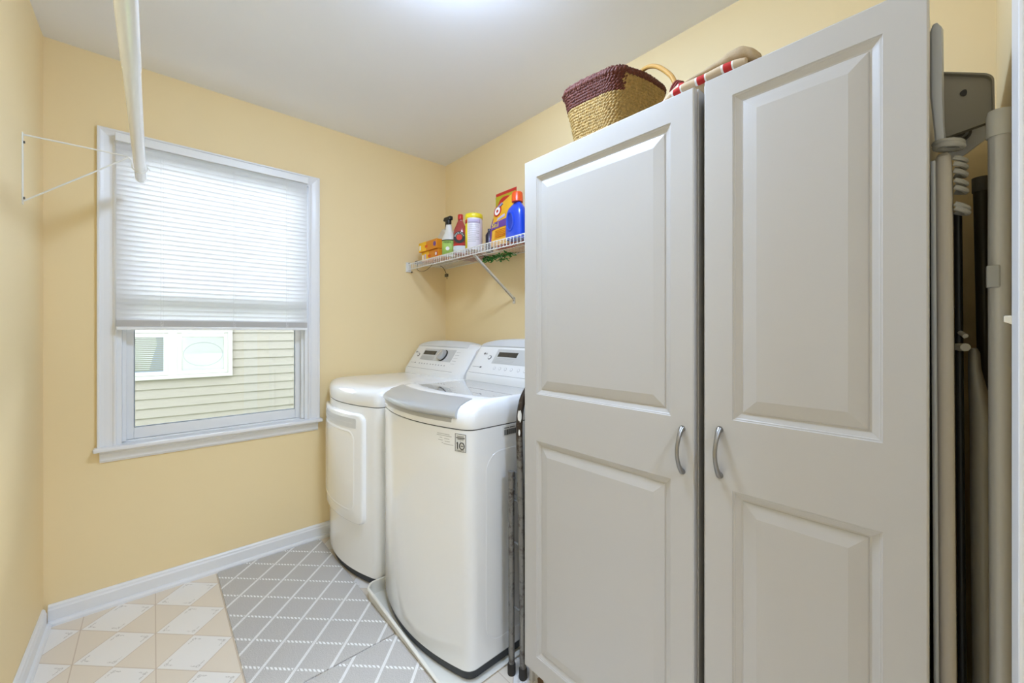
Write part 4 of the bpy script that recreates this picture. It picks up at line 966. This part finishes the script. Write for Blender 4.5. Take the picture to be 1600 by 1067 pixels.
# wall-hung iron holder above: tall channel, tray with a hole, lower heat plate with dial
ih=thing('iron_holder','grey metal iron holder tray hanging above the folded ironing board','iron holder',(1.10,0,1.54))
def yx(y,x): return y*x      # keeps proportions at depth x
m=MB()
ch=[(.990,.0285,.0215,1.744),(.985,.0310,.0165,1.732),(.984,.0310,.0160,1.66),(.984,.0308,.0160,1.62),(.985,.0270,.0150,1.57),(.987,.0245,.0125,1.532)]
m.rings([[(x+.004,y1,z),(x,y1-.002,z),(x-.001,y1-.005,z),(x,y0+.001,z),(x+.012,y0-.001,z),(x+.016,y0+.002,z),(x+.006,y0+.003,z),(x+.006,y1-.001,z)] for x,y1,y0,z in ch]); m.build('upright_channel',M_ibs,ih,smooth=True)
def tray(x,pts,depth,m1,name,parent,rim=.004,bt=.003):
    cy=sum(p[0] for p in pts)/len(pts); cz=sum(p[1] for p in pts)/len(pts); q=MB()
    def rg(s,dx_): return [(x+dx_,cy+(y-cy)*s[0],cz+(z-cz)*s[1]) for y,z in pts]
    q.rings([rg((1,1),bt),rg((1,1),-depth),rg((.90,.93),-depth),rg((.86,.90),-depth*.2),],True,True); return q.build(name,m1,parent,smooth=True)
def rpoly(P,r,n=5):
    out=[]; N=len(P)
    for i in range(N):
        a=Vector(P[i-1]); b=Vector(P[i]); c_=Vector(P[(i+1)%N]); d1=(a-b); d2=(c_-b); q=min(r,d1.length/2.1,d2.length/2.1); p0=b+d1.normalized()*q; p2=b+d2.normalized()*q
        for k in range(n+1): t=k/n; v=p0*(1-t)**2+2*b*t*(1-t)+p2*t*t; out.append((v.x,v.y))
    return out
tr=rpoly([(.027,1.716),(-.037,1.682),(-.0440,1.672),(-.0450,1.602),(-.041,1.595),(.020,1.585)],.008)
tray(1.12,tr,.010,M_pewter,'rest_tray',ih)
hole=MB(); hole.rings([[ (1.1165+d,-.009+.0045*math.cos(t)*(1+.25*math.cos(t)),1.662+.006*math.sin(t)) for t in [2*PI*i/14 for i in range(14)]] for d in (0,.003)]); hole.build('tray_slot',M_dark,ih)
lp=rpoly([(.020,1.635),(-.048,1.655),(-.052,1.605),(-.004,1.566),(.018,1.570)],.012)
tray(1.20,lp,.004,mat('light_grey_plate','#F4F5F6',.3,metal=0),'heat_plate',ih)
for r_,d,mm in ((.0165,.008,M_ink),(.0125,.011,M_ibs),(.009,.013,M_ink),(.005,.015,M_dark)):
    MB().tube([(1.193,-.003,1.612),(1.193-d,-.003,1.612)],r_,22).build('round_knob',mm,ih,smooth=True)
# ribbed hose
hz=thing('coiled_hose','short grey ribbed hose coil hanging beside the top of the ironing board','hose',(1.03,.004,1.43),None)
q=MB()
for k,(y,z,rad,tl) in enumerate(((.0130,1.538,.016,.25),(.0125,1.532,.016,.25),(.0055,1.512,.0118,.35),(.0052,1.502,.0118,.35),(.0050,1.490,.0116,.4),(.0045,1.474,.0112,.4),(.0042,1.462,.0112,.4),(.0040,1.434,.0130,.5),(.0038,1.427,.0130,.5))):
    hx=1.0 if z>1.53 else 1.02
    pts=[(hx+.0+.018*math.sin(t),y-.003+rad*math.cos(t),z+tl*.014*math.cos(t)) for t in [2*PI*i/26 for i in range(27)]]
    if z<1.53: pts=[p for p in pts if p[1]<.0045]; pts.sort(key=lambda p:math.atan2(p[0]-hx,-(p[1]-y)))
    q.tube(pts,.0040,8,False)
q.build('hose_rings',mat('grey_rubber_hose','#9A9790',.45),hz,smooth=True)
# capped tube (silver), clipped
tu=thing('capped_tube','tall silver-grey tube with a loose cap and a clip, beside the door casing','tube',(1.05,-.047,0))
yt=-.0475
MB().tube([(1.05,yt-.003,.0),(1.05,yt,1.30),(1.05,yt,1.565)],.0130,28).build('tube_body',mat('silver_tube','#C3C4C8',.35,metal=.15),tu,smooth=True)
MB().tube([(1.05,yt,1.545),(1.05,yt,1.580),(1.05,yt-.0005,1.588)],[.0152,.0152,.0135],28).build('cap',mat('pale_grey_cap','#C6C6C6',.45),tu,smooth=True)
MB().box(1.033,1.05,-.0475,-.0325,1.293,1.330).build('clip',M_ibs,tu,bevel=.002)
# darker leaning tube behind
MB_=MB().tube([(1.32,-.049,0.0),(1.31,-.041,1.10),(1.30,-.034,1.53)],.0118,24)
tu2=thing('dark_pole','darker grey pole leaning in the corner behind the silver tube','pole',(1.31,-.04,0))
MB_.build('pole_body',mat('dark_grey_pole','#57544F',.4,metal=.4),tu2,smooth=True)
MB().tube([(1.30,-.0343,1.515),(1.30,-.0340,1.545)],.0136,24).build('cap',mat('dark_cap','#6D6A65',.5),tu2,smooth=True)
# sleeve board: tapered pale shape in front of the poles
m=MB(); ys=[(-.021,.005,1.188),(-.0215,.0075,1.180),(-.022,.0085,1.15),(-.026,.012,1.11),(-.031,.0155,1.06),(-.032,.016,.9),(-.035,.0155,.5),(-.037,.0150,.03)]
rs=[]
for y,h_,z in ys: rs.append([(1.15+.035*math.cos(t),y+h_*math.sin(t),z) for t in [2*PI*i/24 for i in range(24)]])
m.rings(rs); sb=m.build('sleeve_board',mat('pale_taupe_cloth','#CBC4B3',.45,metal=0,bump=.08,bscale=80),smooth=True)
tag(sb,'narrow taupe sleeve board with a tapered top standing before the poles','sleeve board')
# light switch beyond the casing
sw=thing('light_switch','cream toggle light switch just past the doorway casing','light switch',(.93,YN,1.235))
MB().box(.895,.965,YN,YN+.005,1.178,1.292).build('switch_plate',mat('ivory_plate','#EDE6D6',.35),sw,bevel=.002)
MB().rings([[(.926,YN+.004,1.226),(.936,YN+.004,1.226),(.936,YN+.004,1.244),(.926,YN+.004,1.244)],[(.927,YN+.021,1.234),(.935,YN+.021,1.234),(.935,YN+.021,1.243),(.927,YN+.021,1.243)]]).build('toggle',MATS['ivory_plate'],sw,bevel=.001)

# ------------------------------------------------------------------ lamps (out of the frame, on the ceilings)
def lampmat(name,st):
    m=bpy.data.materials.new(name); m.use_nodes=True; nt=m.node_tree; b=nt.nodes['Principled BSDF']; b.inputs['Base Color'].default_value=(.9,.9,.9,1)
    b.inputs['Emission Color'].default_value=(.62,.815,1.15,1); b.inputs['Emission Strength'].default_value=st; return m
def ceiling_lamp(x,y,st,label,r=.15,cat='ceiling light'):
    l=thing('ceiling_light',label,cat,(x,y,ZC))
    MB().lathe([(r+.01,-.02),(r+.012,-.012),(r+.012,0)],(x,y,ZC),36).build('base_ring',M_nickel,l,smooth=True)
    MB().lathe([(.004,-.092),(r*.35,-.088),(r*.62,-.076),(r*.85,-.054),(r*.97,-.028),(r,-.018)],(x,y,ZC),36).build('glass_bowl',lampmat('lit_bowl_%s'%cat[:4]+str(int(st)),st),l,smooth=True)
ceiling_lamp(.63,.98,LAMP,'round frosted flush ceiling light in the middle of the laundry room')
ceiling_lamp(.35,-.95,HALL_FILL,'unseen round fill lamp added on the hall ceiling behind the camera')  # hall lamp added as fill from the camera side
